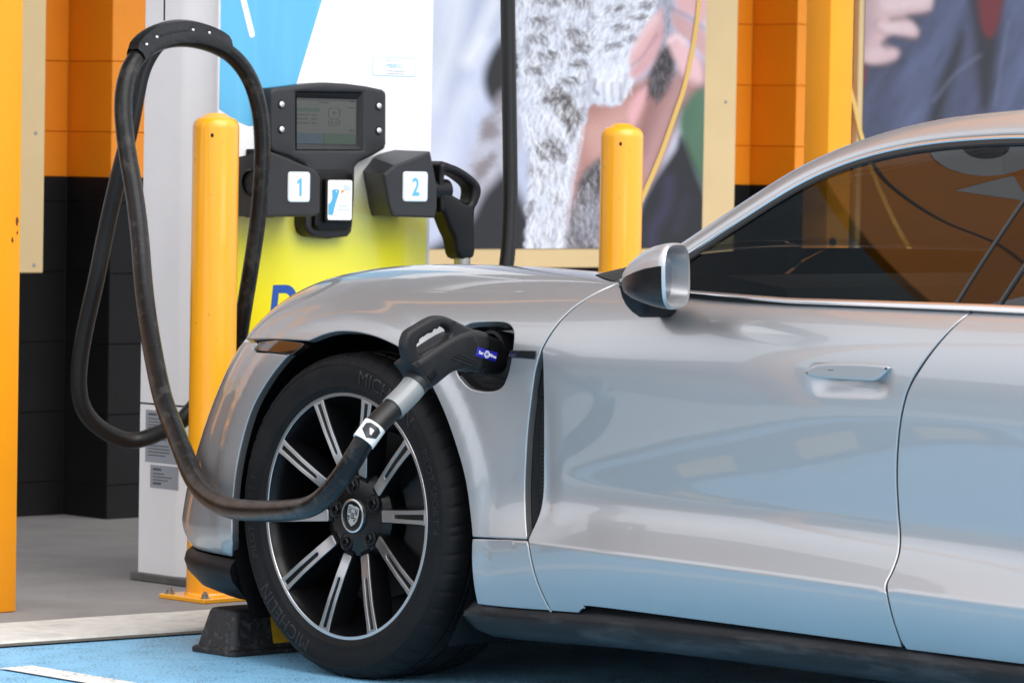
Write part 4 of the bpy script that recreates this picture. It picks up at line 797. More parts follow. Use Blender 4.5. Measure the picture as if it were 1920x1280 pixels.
# ================================================================ THE CAR
M_PAINT = node_mat("silver_car_paint", (.44, .443, .45), rough=.47, metal=.88, coat=1.0, coat_rough=.02, var=.03, var_scale=900, detail=1)
M_BLACKPAINT = node_mat("gloss_black_trim", (.012, .012, .014), rough=.16, coat=.6)
M_TRIM = node_mat("satin_black_plastic", (.006, .006, .007), rough=.45, spec=.22, var=.2, var_scale=30, bump=.15, bump_scale=900)
M_SILL = node_mat("scuffed_black_sill", (.010, .010, .011), rough=.38, spec=.25, var=.25, var_scale=14, stain=(.10, .11, .12), stain_scale=9, stain_amt=.45, aniso_scale=(1, .35, 2), rough_var=.15)
M_SEAL = node_mat("black_rubber_seal", (.008, .008, .008), rough=.6)
M_VOID = node_mat("dark_inner_structure", (.006, .006, .006), rough=.9)
M_CHROME = node_mat("satin_chrome", (.66, .66, .67), rough=.26, metal=1)
M_GLASS = glass_mat("tinted_side_glass", (.205, .21, .207), 1.0, 1.56)
M_WIND = glass_mat("windscreen_glass", (.55, .60, .57), 1.0, 1.5)
M_TYRE = node_mat("tyre_rubber", (.005, .005, .0055), rough=.6, spec=.2, var=.18, var_scale=25, stain=(.02, .019, .018), stain_scale=6, stain_amt=.35, bump=.1, bump_scale=400)
M_TYRETEXT = node_mat("raised_rubber_lettering", (.009, .009, .0095), rough=.42)
M_RIMB = node_mat("gloss_black_wheel", (.004, .004, .0045), rough=.24, spec=.3)
M_RIMS = node_mat("machined_wheel_face", (.62, .62, .63), rough=.28, metal=1, var=.06, var_scale=180, aniso_scale=(1, 1, 12))
M_DISC = node_mat("brake_disc_iron", (.03, .03, .03), rough=.38, metal=.9)
M_LEATHER = node_mat("black_cabin_leather", (.010, .010, .011), rough=.55, bump=.2, bump_scale=300)

M_PAINT.node_tree.nodes["Principled BSDF"].inputs["Coat IOR"].default_value = 1.52
car = thing("car", "silver electric car plugged in at the charging station, front wheel against the wheel stop", "car", (0, 0, 0))

_uu = np.linspace(0, VMAX - 1e-6, 400)
_sec = body_point(1.1 + 0 * _uu, _uu); _arc = np.concatenate([[0], np.cumsum(np.linalg.norm(np.diff(_sec, axis=0), axis=1))])
v2a = lambda v: np.interp(v, _uu, _arc); a2v = lambda a: np.interp(a, _arc, _uu)
def uva(pts): p = np.asarray(pts, float); return np.stack([p[:, 0], v2a(p[:, 1])], 1)

def panel(name, outline, holes=(), m=None, parent=car, step=.02, gap=.0018, roll=.003, depth=.02, mirror='copy', dense=None, label=None, vstep=.013):
    """a trimmed piece of the body surface with rolled edges. outline in (u, v)"""
    out = uva(outline); out = out if area2(out) > 0 else out[::-1]
    out = resample(offset_poly(out, gap + roll), .009)
    hs = []
    for h in holes:
        h = uva(h); h = h if area2(h) < 0 else h[::-1]
        hs.append(resample(offset_poly(h, roll), .006))
    (u0, a0), (u1, a1) = out.min(0), out.max(0)
    gu, ga = np.meshgrid(np.arange(u0 + step/2, u1, step), np.arange(a0 + vstep/2, a1, vstep)); g = np.stack([gu.ravel(), ga.ravel()], 1)
    if dense:
        (du0, du1, dv0, dv1, ds) = dense; da0, da1 = v2a(dv0), v2a(dv1)
        g = g[~((g[:, 0] > du0) & (g[:, 0] < du1) & (g[:, 1] > da0) & (g[:, 1] < da1))]
        gu, ga = np.meshgrid(np.arange(du0, du1, ds), np.arange(da0, da1, ds)); g = np.vstack([g, np.stack([gu.ravel(), ga.ravel()], 1)])
    k = inside(out, g)
    for h in hs: k &= ~inside(h, g)
    g = g[k]
    bd = np.vstack([out, *hs]); keep = np.ones(len(g), bool)
    for i in range(0, len(g), 2000):
        dd = np.sqrt(((g[i:i+2000, None, :] - bd[None])**2).sum(2)).min(1); keep[i:i+2000] = dd > .0045
    V, F = tri2d(out, hs, g[keep])
    # add the row of the crease so that it stays crisp
    P = body_point(V[:, 0], a2v(V[:, 1])); N = body_normal(V[:, 0], a2v(V[:, 1]))
    cn = np.cross(P[F[:, 1]] - P[F[:, 0]], P[F[:, 2]] - P[F[:, 0]])
    if np.sum(cn * N[F[:, 0]]) < 0: F = F[:, ::-1]
    verts = P.tolist(); norms = N.tolist(); faces = F.tolist()
    for lp in [out, *hs]:
        p = body_point(lp[:, 0], a2v(lp[:, 1])); n = body_normal(lp[:, 0], a2v(lp[:, 1]))
        t = np.roll(p, -1, 0) - np.roll(p, 1, 0); t /= np.linalg.norm(t, axis=1)[:, None] + 1e-12
        e = np.cross(t, n); e /= np.linalg.norm(e, axis=1)[:, None] + 1e-12
        # outwards = away from the panel
        c2 = offset_poly(lp, .004); q = body_point(c2[:, 0], a2v(c2[:, 1]))
        if np.sum(e * (p - q)) < 0: e = -e
        prev = None; base = len(verts)
        ringsP = []; ringsN = []
        for a in (0, 30, 60, 90):
            ringsP.append(p + e * roll * math.sin(R(a)) - n * roll * (1 - math.cos(R(a)))); ringsN.append(n * math.cos(R(a)) + e * math.sin(R(a)))
        ringsP.append(p + e * roll - n * depth); ringsN.append(e)
        L = len(lp)
        for rp, rn in zip(ringsP, ringsN): verts += rp.tolist(); norms += rn.tolist()
        f_test = None
        for i in range(len(ringsP) - 1):
            for j in range(L):
                k2 = (j + 1) % L; q4 = (base+i*L+j, base+i*L+k2, base+(i+1)*L+k2, base+(i+1)*L+j)
                if f_test is None:
                    A = np.array(verts[q4[0]]); Bv = np.array(verts[q4[1]]); Cv = np.array(verts[q4[2]])
                    f_test = np.dot(np.cross(Bv-A, Cv-A), norms[q4[0]] if i else (np.array(norms[q4[0]]) + e[j])) > 0
                faces.append(q4 if f_test else q4[::-1])
    V = np.array(verts); Nn = np.array(norms)
    def mir(V): W = V.copy(); W[:, 0] = 2*XC - W[:, 0]; return W
    if mirror == 'join':
        n = len(V); V2 = np.vstack([V, mir(V)]); N2 = Nn.copy(); N2[:, 0] *= -1
        o = put(name, V2, faces + [tuple(i + n for i in f)[::-1] for f in faces], m or M_PAINT, parent, normals=np.vstack([Nn, N2]))
        if label: o['label'] = label
        return o
    o = put(name, V, faces, m or M_PAINT, parent, normals=Nn)
    if label: o['label'] = label
    if mirror == 'copy':
        N2 = Nn.copy(); N2[:, 0] *= -1
        put(name, mir(V), [tuple(f)[::-1] for f in faces], m or M_PAINT, parent, normals=N2)
    return o
def ln(u0, v0, u1, v1, n=12): return [(u0 + (u1-u0)*k/n, v0 + (v1-v0)*k/n) for k in range(n+1)]
def rev(l): return l[::-1]
OL = OUTLINES
def vline(pts): return np.interp
# --- front door (outline: belt, rear cut, bottom, front cut along the air outlet)
door_out = OL['belt'] + OL['cut_b'][1:] + rev(OL['door_bottom'])[1:] + rev(OL['cut_a_low'])[1:] + rev(OL['vent_edge'])[1:] + rev(OL['cut_a_top'])[1:-1]
hu = [p[0] for p in OL['handle']]; hv = [p[1] for p in OL['handle']]
front_door = panel("front_door", door_out, dense=(min(hu) - .03, max(hu) + .03, 4.2, max(hv) + .5, .006))
# --- front fender
hood_v = 9.15
hood_cut_nose = [(-.1332 + t*(-.62), 6.13 + (hood_v - 6.13) * t**.8) for t in np.linspace(0, 1, 10)]
hood_cut = rev(hood_cut_nose)
ft = OL['fender_rear_top']
fender_out = OL['fender_front'] + OL['arch'][1:] + OL['fender_low'][1:] + rev(OL['cut_a_mid'])[1:] + rev(OL['cut_a_top'])[1:] + ft[1:] \
    + [(.86, hood_v)] + ln(.80, hood_v, -.10, hood_v, 30) + [(-.17, 9.0), (-.215, 8.6), (-.225, 8.1), (-.215, 7.5), (-.19, 6.9), (-.165, 6.5)]
fender = panel("front_fender", fender_out, holes=[OL['port'][:-1]])
# --- lower piece of the fender in front of the sill
panel("fender_lower_panel", OL['fender_low'] + OL['cut_a_low'][1:] + [(.9424, .004), (.715, .004)], gap=.002)
# --- bumper, wraps round the nose
bump_out = [(-.985, .02), (-.6, .02), (-.3, .02)] + OL['bumper_arch'] + OL['marker_low'][1:] + OL['bumper_top'][1:] + [(-.2, 6.08), (-.35, 5.9), (-.5, 5.7), (-.7, 5.6), (-.985, 5.6)]
panel("front_bumper", bump_out, mirror='join')
# --- side marker lamp in the bumper corner
panel("side_marker_lamp", [OL['marker_low'][0], OL['marker_low'][1], OL['marker_low'][2], OL['marker_low'][3], (.05, 5.66), (.165, 5.41), (.15, 5.2)],
      m=node_mat("smoked_lamp_lens", (.020, .011, .008), rough=.08, coat=1.0), gap=.001, roll=.002)
# --- hood between the two fender cuts
hood_out = [(-.985, 5.7), (-.7, 5.7), (-.5, 5.82), (-.35, 6.0), (-.22, 6.2), (-.215, 6.6), (-.24, 7.2), (-.26, 7.8), (-.27, 8.3), (-.26, 8.7), (-.22, 9.05), (-.12, hood_v)] \
    + ln(-.05, hood_v, .80, hood_v, 20) + [(.80, 9.5), (.76, 10.2), (.70, VMAX - .02)] + ln(.6, VMAX - .02, -.9, VMAX - .02, 10) + [(-.985, 10), (-.985, 8)]
panel("hood", hood_out, mirror='join', step=.04)
# --- rear door and quarter, mostly outside the picture
rd_low = ln(1.935, .03, 2.82, .03, 16)
arch_r = [(2.82 + .0, .03)] + [(3.20 - .415*math.cos(R(a)), 0) for a in ()]
def rear_arch(n=18):
    out = []
    for a in np.linspace(200, -20, n):
        y, z = -2.9 - .41*math.cos(R(a)), .357 + .41*math.sin(R(a))
        vv = np.linspace(0, 9, 400); zz = body_point(Y_FRONT - y + 0*vv, vv)[:, 2]; out.append((Y_FRONT - y, float(vv[np.argmin(abs(zz - z))])))
    return out
RA = rear_arch()
RA = rev(RA)                                     # now from the rear (large u) ... sorted to start at the front
RA = sorted(RA[:len(RA)], key=lambda p: p[0]) if False else RA
front_arch_r = [p for p in RA if p[0] <= 3.2]; front_arch_r.sort(key=lambda p: p[1]); rear_arch_r = [p for p in RA if p[0] > 3.2]; rear_arch_r.sort(key=lambda p: -p[1])
dl = [(3.02, 8.0), (2.98, 7.0), (2.93, 6.2), (2.90, front_arch_r[-3][1] + .35)]
fa = [p for p in front_arch_r if p[0] < 2.89]
rear_door_out = OL['belt_rear'] + ln(2.25, 8.0, 3.0, 8.0, 10) + dl[1:] + rev(fa) + [(2.80, .03)] + rev(rd_low)[1:] + rev(OL['cut_b'])[1:-1]
panel("rear_door", rear_door_out, step=.03)
quarter_out = [(3.03, 8.0), (3.5, 8.1), (3.9, 8.3), (4.2, 8.4), (4.5, 8.4), (4.52, 4), (4.50, .05), (3.62, .05)] + rev(rear_arch_r) + rev([p for p in front_arch_r if p[0] > 2.9]) + rev(dl)[:-1]
panel("rear_fender", quarter_out, step=.04, vstep=.025)
# --- inner shell that keeps the gaps dark, and closes the car underneath
def shell():
    us = np.concatenate([np.linspace(-.99, 0, 26), np.linspace(.03, 3.5, 90), np.linspace(3.55, 4.52, 16)]); vs2 = np.linspace(0, VMAX - .01, 50)
    U, V = np.meshgrid(us, vs2, indexing='ij'); P = body_point(U, V); N = body_normal(U, V); P = P - N * .03
    F = []
    nv = len(vs2)
    for i in range(len(us)-1):
        for j in range(nv-1):
            c = (P[i, j] + P[i+1, j+1]) / 2
            if min(np.hypot(c[1], c[2]-.357), np.hypot(c[1]+2.9, c[2]-.357)) < .435 and c[0] < .3: continue
            if .62 < us[i] < .88 and 5.0 < vs2[j] < 6.9: continue       # behind the charge port
            F.append((i*nv+j, i*nv+j+1, (i+1)*nv+j+1, (i+1)*nv+j))
    W = P.reshape(-1, 3); n = len(W); W2 = W.copy(); W2[:, 0] = 2*XC - W2[:, 0]
    return np.vstack([W, W2]), F + [tuple(k + n for k in f) for f in F]
V, F = shell(); put("inner_shell", V, F, M_VOID, car)
mb = MB(); mb.add(box(.30, 1.64, -.46, .46, .16, .80)); mb.add(box(.08, 1.86, -2.44, -.45, .15, .22)); mb.add(box(.3, 1.64, -3.6, -2.45, .16, .6)); mb.add(box(.45, 1.49, .42, .60, .20, .5))
put("underbody", *mb.vf, M_VOID, car, smooth=False)
# --- wheel housings
for yc in (0.0, -2.9):
    for sx in (0, 1):
        a = np.linspace(R(-38), R(218), 40); rings = []
        for x in (.012, .05, .20, .33): rings.append([((x if not sx else 2*XC - x), yc - .415*math.cos(t), .357 + .415*math.sin(t)) for t in a])
        put("wheel_housing", *loft(rings, False), M_TRIM, car)
# --- black sill under the doors and the lower lip of the bumper
def sill():
    rings = []
    for y in np.concatenate([np.linspace(-.375, -.42, 5), np.linspace(-.46, -2.46, 34)]):
        k = min(1, (-.365 - y) / .055); k = math.sqrt(max(0, 1 - (1-k)**2)); zc = .172
        x0, z0 = row_at(0, y)
        prof = [(x0 + .012, z0 + .012), (x0 - .002, z0 - .008), (x0 - .004, z0 - .025), (x0 + .006, z0 - .045), (x0 + .018, z0 - .058), (x0 + .05, z0 - .07), (x0 + .12, z0 - .072), (x0 + .12, z0 + .03), (x0 + .04, z0 + .035)]
        rings.append([(x, y, zc + (z - zc) * k) for x, z in prof])
    return loft(rings, True, True, True)
V, F = sill(); put("sill_trim", V, F, M_SILL, car)
W = np.array(V); W[:, 0] = 2*XC - W[:, 0]; put("sill_trim", W, [f[::-1] for f in F], M_SILL, car)
def lip():
    us = np.concatenate([np.linspace(-.105, -1, 40)]); rings = []
    for u in us:
        p = np.array([float(t) for t in row_point(0, u)]); q = np.array([float(t) for t in row_point(0, u - .01 if u > -.98 else u + .01)]); t = (q - p) * (1 if u > -.98 else -1); n = np.cross(t, (0, 0, 1)); n /= np.linalg.norm(n)
        if np.dot(n, p - np.array((XC, .1, p[2]))) < 0: n = -n
        k = .35 + .65 * min(1, (-u - .1) / .3)
        prof = [(-.03, .0), (.003, -.002), (.016, -.014), (.020, -.03), (.012, -.052), (-.02, -.085), (-.07, -.105), (-.14, -.11), (-.14, 0)]
        z0 = p[2]
        rings.append([tuple(p + n * a * (1) + np.array((0, 0, b))) for a, b in prof])
    return loft(rings, True, True, False)
V, F = lip(); W = np.array(V); n = len(W); W2 = W.copy(); W2[:, 0] = 2*XC - W2[:, 0]
put("bumper_lip", *weld((W.tolist() + W2.tolist(), F + [tuple(i + n for i in f)[::-1] for f in F])), M_TRIM, car)
# --- liner edge visible between bumper and tyre
# --- air outlet between fender and door
cm, vm = OL['cut_a_mid'], OL['vent_edge']
def vent():
    n = 30; rings = []
    A = np.array(cm); Bq = np.array(vm); 
    ta = np.linspace(0, 1, len(A)); tb = np.linspace(0, 1, len(Bq))
    for t in np.linspace(0.0, 1.0, n):
        va = np.interp(t, ta, A[:, 1]); ua = np.interp(t, ta, A[:, 0]); ub = float(np.interp(va, Bq[::-1, 1], Bq[::-1, 0]))
        p = body_point(np.array([ua - .004, ub + .004]), np.array([va, va])); p[:, 0] += .022
        m_ = p.mean(0) + np.array((.018, 0, 0)); rings.append([p[0], m_, p[1]])
    return loft(rings, False)
outlet = put("air_outlet", *vent(), M_VOID, car)
mb = MB()
for z in np.linspace(.42, .66, 30):
    y0 = -.585 - .012; mb.add(box(.028, .036, -.605, -.592, z, z + .0035))
o = put("air_outlet_fin", *mb.vf, M_VOID, outlet); o['kind'] = 'stuff'
panel("fender_trim_strip", OL['strip'], m=M_BLACKPAINT, gap=0, roll=.002, depth=.006, mirror='none').location.x = -.002
# --- charge port: recess behind the opening with the socket
pu = np.array([body_point(np.array([p[0]]), np.array([p[1]]))[0] for p in OL['port'][:-1]])
ctr = pu.mean(0); rings = [pu + np.array((.002, 0, 0)), pu * 1 + np.array((.012, 0, 0)), ctr + (pu - ctr) * .93 + np.array((.03, 0, 0)), ctr + (pu - ctr) * .80 + np.array((.055, 0, 0))]
recess = put("charge_port", *loft([r.tolist() for r in rings], True, False, True), M_BLACKPAINT, car)
put("port_collar", *lathe([(.040, .055 + ctr[0]), (.043, .0 + ctr[0] + .02), (.036, ctr[0] + .018), (.034, ctr[0] + .055)], (0, ctr[1] + .005, ctr[2] + .01), 'x', 40), M_TRIM, recess)
put("port_cap", *[(lambda vf: vf)(prism(rrect(ctr[1] - .045, ctr[1] + .03, ctr[2] - .062, ctr[2] - .045, .007), [], on_x(ctr[0] + .022), .02, .004))][0], M_TRIM, recess)

# --- door handle
hp = uva(OL['handle'][:-1]); hp = hp if area2(hp) > 0 else hp[::-1]
def bodyline(lp, up=0.0):
    """points over the door skin, ignoring the pocket behind the handle"""
    P = body_point(lp[:, 0], a2v(lp[:, 1])); lo = body_point(lp[:, 0], a2v(lp[:, 1]) * 0 + 5.9); hi = body_point(lp[:, 0], a2v(lp[:, 1])*0 + 4.0)
    P[:, 0] = .0035 - up; return P
def handle():
    rings = []
    for ins, up in ((0, -.012), (0, .0035), (.0006, .0045), (.0016, .005), (.006, .005)):
        q = offset_poly(hp, ins); rings.append(bodyline(q, up).tolist())
    vf = loft(rings, True); V, F = tri2d(offset_poly(hp, .006)); mb = MB(); mb.add(vf); mb.add((bodyline(V, .005).tolist(), F.tolist()))
    return weld(mb.vf, 1e-6)
hd = put("door_handle", *handle(), M_PAINT, front_door, sharp=50)
put("key_mark", *box(-.0022, -.0008, -1.449, -1.435, .7475, .7485), M_TRIM, hd, smooth=False)

# ---------------------------------------------------------------- glasshouse
def glass_x(y, z):
    h = np.asarray(z, float) - .886
    return .064 + .58*h + .34*h*h + .055 * np.clip((np.asarray(y, float) + 1.15) / .5, 0, 1.4)**2
def glass_n(y, z):
    e = .002; a = np.stack([glass_x(y+e, z) - glass_x(y-e, z), 2*e + 0*np.asarray(y), 0*np.asarray(y)], -1); b = np.stack([glass_x(y, z+e) - glass_x(y, z-e), 0*np.asarray(y), 2*e + 0*np.asarray(y)], -1)
    n = np.cross(b, a); n /= np.linalg.norm(n, axis=-1, keepdims=True); return np.where(n[..., :1] > 0, -n, n)
E3 = GLASS_TOP      # (y, z) along the upper edge of the windows, from the mirror to the tail
ey = np.array([p[0] for p in E3]); ez = np.array([p[1] for p in E3])
path = spline(np.stack([glass_x(ey, ez), ey, ez], 1), 5)
path = smooth_path(path, 8)
T, _, _ = frames(path); Ng = glass_n(path[:, 1], path[:, 2]); Ng -= T * (Ng*T).sum(1)[:, None]; Ng /= np.linalg.norm(Ng, axis=1)[:, None]
Bg = np.cross(T, Ng); Bg = np.where((Bg[:, 2] < 0)[:, None], -Bg, Bg)
kk = np.interp(path[:, 1], [-3.2, -2.4, -1.65, -1.25, -.95, -.8, -.6], [1.8, 2.4, 2.55, 1.95, 1.8, 1.6, 1.1])
def band(prof, name, m, parent=car, smooth=40, grow=False):
    g_ = (lambda b, i: .0135 + (b - .0135)*kk[i]) if grow else (lambda b, i: b)
    rings = [[tuple(path[i] + Bg[i]*g_(b, i) + Ng[i]*(n_*kk[i] if grow else n_)) for b, n_ in prof] for i in range(len(path))]
    V, F = loft(rings, False); o = put(name, V, F, m, parent, sharp=smooth)
    W = np.array(V); W[:, 0] = 2*XC - W[:, 0]; put(name, W, [f[::-1] for f in F], m, parent, sharp=smooth)
    return o
band([(-.010, -.002), (-.008, .0015), (.002, .002), (.003, -.004)], "window_seal", M_SEAL)
band([(.0025, -.006), (.003, .002), (.005, .0045), (.009, .005), (.0115, .002), (.012, -.006)], "window_trim", M_CHROME)
band([(.0135, -.010), (.014, -.001), (.016, .0015), (.024, .0015), (.034, -.001), (.043, -.0055), (.051, -.0125), (.058, -.021), (.065, -.031), (.078, -.049), (.10, -.080)], "roof_rail", M_PAINT, smooth=60, grow=True)
edge = path + Bg * (.0135 + .0845*kk)[:, None] + Ng * (-.078*kk)[:, None]
def top_skin(i0, i1, name, m):
    rings = []
    for i in range(i0, i1):
        o = edge[i]; fwd = .22 * np.clip((path[i][1] + 1.5) / .5, 0, 1) - .10*np.clip((-2.6 - path[i][1]), 0, 1); rise = .012 + .03*np.clip((-1.5 - path[i][1]) / .6, 0, 1)
        ring = []
        for t in np.linspace(0, 1, 9):
            s = math.sin(t*math.pi/2); ring.append((o[0] + (XC - o[0])*t, o[1] + fwd*s, o[2] + rise*s))
        ring += [(2*XC - p[0], p[1], p[2]) for p in ring[::-1][1:]]; rings.append(ring)
    return put(name, *loft(rings, False), m, car, sharp=0)
iw = int(np.argmin(abs(path[:, 1] + 1.42)))
top_skin(iw, len(path), "roof", M_PAINT)
top_skin(0, iw + 1, "windscreen", M_WIND)
# black cowl between hood and windscreen
o = edge[0]; P1 = body_point(np.array([.885]), np.array([8.55]))[0]; P2 = body_point(np.array([1.00]), np.array([8.25]))[0]
ra, rb = [], []
base = [P2, .5*(P1+P2) + np.array((-.004, .008, .003)), P1, body_point(np.array([.83]), np.array([9.3]))[0], body_point(np.array([.79]), np.array([9.9]))[0], body_point(np.array([.73]), np.array([10.6]))[0], body_point(np.array([.68]), np.array([VMAX-.01]))[0]]
tops = [(o[0] + (XC - o[0])*t, o[1] + .22*math.sin(t*math.pi/2), o[2] + .012*math.sin(t*math.pi/2) - .004) for t in np.linspace(0, 1, 7)]
ra = [tuple(p - np.array((0, 0, .001))) for p in base]; rmid = [tuple(.5*(np.array(a) + np.array(b)) + np.array((0, 0, .008))) for a, b in zip(ra, tops)]
for s in (0, 1):
    fl = lambda r: [((2*XC - p[0]) if s else p[0], p[1], p[2]) for p in r]
    put("windscreen_cowl", *loft([fl(ra), fl(rmid), fl(tops)], False), M_VOID, car)
# side windows
def win_poly(y_of, lo, hi): pass
bl = BELT_LINE   # (y, z) of the lower glass edge
def window(name, poly, m=M_GLASS, off=-.004, step=.04):
    p = np.asarray(poly, float); p = p if area2(p) > 0 else p[::-1]; p = resample(p, .03)
    gy, gz = np.meshgrid(np.arange(p[:, 0].min(), p[:, 0].max(), step), np.arange(p[:, 1].min(), p[:, 1].max(), step)); g = np.stack([gy.ravel(), gz.ravel()], 1); g = g[inside(offset_poly(p, .012), g)]
    V, F = tri2d(p, (), g); N = glass_n(V[:, 0], V[:, 1]); P = np.stack([glass_x(V[:, 0], V[:, 1]), V[:, 0], V[:, 1]], 1) + N*off
    cn = np.cross(P[F[:, 1]] - P[F[:, 0]], P[F[:, 2]] - P[F[:, 0]])
    if np.sum(cn * N[F[:, 0]]) < 0: F = F[:, ::-1]
    o = put(name, P, F, m, car, normals=N); W = P.copy(); W[:, 0] = 2*XC - W[:, 0]; N2 = N.copy(); N2[:, 0] *= -1
    put(name, W, F[:, ::-1], m, car, normals=N2); return o
def top_z(y): return np.interp(y, ey[::-1], ez[::-1])
def bot_z(y): return np.interp(y, [p[0] for p in bl][::-1], [p[1] for p in bl][::-1])
BP = B_PILLAR   # (y,z) bottom and top of the gap between the two side windows
yb0, zb0 = BP[0]; yb1, zb1 = BP[1]
ys1 = np.linspace(ey[0] - .01, yb1, 40); low1 = np.linspace(ey[0] - .01, yb0, 30)
window("front_window", [(y, top_z(y) - .001) for y in ys1] + [(y, bot_z(y) - .004) for y in low1[::-1]])
pw = .115
window("pillar_cover", [(yb1 - .004, top_z(yb1) - .001), (yb1 - pw, top_z(yb1 - pw)), (yb0 - pw + .012, bot_z(yb0 - pw)), (yb0 - .004, bot_z(yb0))], node_mat('gloss_black_pillar', (.004, .004, .004), rough=.02, spec=.5), off=-.002)
ys2 = np.linspace(yb1 - pw - .006, -3.05, 30); low2 = np.linspace(yb0 - pw + .006, -2.95, 30)
window("rear_window", [(y, top_z(y) - .001) for y in ys2] + [(y, bot_z(y) - .004) for y in low2[::-1]])
# rubber strips on both edges of the pillar cover
for d0 in (-.001, -pw - .003):
    rings = []
    for t in np.linspace(0, 1, 14):
        y = (yb0 + (yb1 - yb0)*t) + d0 + (.012*(1 - t) if d0 < -.05 else 0); z = bot_z(yb0) + (top_z(yb1) - .004 - bot_z(yb0))*t
        n = glass_n(np.array(y), np.array(z)); p = np.array((float(glass_x(y, z)), y, z)); e = np.array((0, .0042, 0))
        rings.append([tuple(p - e - n*.003), tuple(p - e*.8 + n*.0012), tuple(p + n*.0022), tuple(p + e*.8 + n*.0012), tuple(p + e - n*.003)])
    put("pillar_seal", *loft(rings, False), node_mat("satin_rubber_strip", (.02, .02, .021), rough=.35), car)
# belt trim under the windows
def belt_trim():
    ys = np.linspace(-.86, -3.0, 60); rings = []
    for y in ys:
        z = bot_z(y); x = float(glass_x(y, z)); h = float(np.interp(y, [-3, -1.8, -1.3, -.98, -.86], [.015, .0145, .011, .006, .003]))
        rings.append([(x + .004, y, z + .001), (x - .003, y, z + .0005), (x - .0065, y, z - .2*h), (x - .0085, y, z - .55*h), (x - .0085, y, z - .9*h), (x - .004, y, z - 1.05*h), (x + .01, y, z - 1.1*h)])
    return loft(rings, False)
V, F = belt_trim(); put("belt_trim", V, F, M_CHROME, car, sharp=60); W = np.array(V); W[:, 0] = 2*XC - W[:, 0]; put("belt_trim", W, [f[::-1] for f in F], M_CHROME, car, sharp=60)
rings = []
for y in np.linspace(-.80, -3.0, 50):
    z = bot_z(y); x = float(glass_x(y, z)); rings.append([(x + .001, y, z - .0045), (x - .002, y, z - .012), (x + .012, y, z - .03)])
put("belt_seal", *loft(rings, False), M_SEAL, car)
# tail: rear glass/deck closing the roof
tl = path[-1]
put("tailgate", *loft([[tuple(edge[-1]), (XC, edge[-1][1] - .1, edge[-1][2] + .05), (2*XC - edge[-1][0], edge[-1][1], edge[-1][2])], [(.20, -3.9, .97), (XC, -3.97, .98), (2*XC - .20, -3.9, .97)], [(.2, -3.93, .7), (XC, -3.98, .7), (2*XC-.2, -3.93, .7)]], False), M_BLACKPAINT, car)
# ---------------------------------------------------------------- cabin
cab = thing("cabin", None, None, parent=car)
put("dashboard", *weld(loft([[(.20, y, z) for y, z in ((-.55, .86), (-.70, .905), (-.95, .915), (-1.12, .895), (-1.16, .85), (-1.14, .6), (-.5, .6))], [(1.74, y, z) for y, z in ((-.55, .86), (-.70, .905), (-.95, .92), (-1.12, .90), (-1.16, .85), (-1.14, .6), (-.5, .6))]], True, True, True)), M_LEATHER, cab)
put("instrument_hood", *weld(loft([[(1.20, y, z) for y, z in ((-1.0, .91), (-1.05, .935), (-1.15, .93), (-1.15, .88))], [(1.58, y, z) for y, z in ((-1.0, .91), (-1.05, .935), (-1.15, .93), (-1.15, .88))]], True, True, True)), M_LEATHER, cab)
sw = []; cs = np.array((1.38, -1.32, .83)); ax1 = np.array((1, 0, 0)); ax2 = np.array((0, -.38, .92))
for a in np.linspace(0, 2*np.pi, 40): sw.append(cs + .178*(math.cos(a)*ax1 + math.sin(a)*ax2))
mb = MB(); mb.add(tube(np.array(sw), .015, 10, False)); mb.add(box(1.33, 1.43, -1.345, -1.28, .78, .87, .02)); mb.add(box(1.21, 1.55, -1.325, -1.305, .82, .845, .006))
put("steering_wheel", *mb.vf, M_LEATHER, cab)
for xs in (.30, 1.14):
    s_ = put("seat", *loft([[(xs + .05 + .18*math.cos(a)*k + .17, y, z + .05*math.sin(a)) for a in np.linspace(0, 2*np.pi, 16, endpoint=False)] for y, z, k in ((-1.72, .50, 1.0), (-1.86, .75, 1.05), (-1.93, .92, 1.0), (-1.98, 1.04, .72))], True, True, True), M_LEATHER, cab)
    put("headrest", *box(xs + .11, xs + .33, -2.05, -1.96, 1.0, 1.16, .035, 3), M_LEATHER, cab)
put("rear_bench", *box(.3, 1.64, -2.75, -2.55, .5, 1.02, .06, 3), M_LEATHER, cab)
put("interior_mirror", *box(XC - .12, XC + .12, -1.16, -1.13, 1.13, 1.185, .014, 3), M_TRIM, cab)
put("door_lining", *box(.09, .13, -2.6, -.95, .5, .868, .01), M_LEATHER, cab); put("door_lining", *box(1.81, 1.85, -2.6, -.95, .5, .868, .01), M_LEATHER, cab)
put("headliner", *loft([[(x, y, z) for x in np.linspace(.36, 1.58, 5)] for y, z in ((-1.45, 1.205), (-1.8, 1.225), (-2.4, 1.215), (-2.95, 1.12))], False), M_LEATHER, cab)

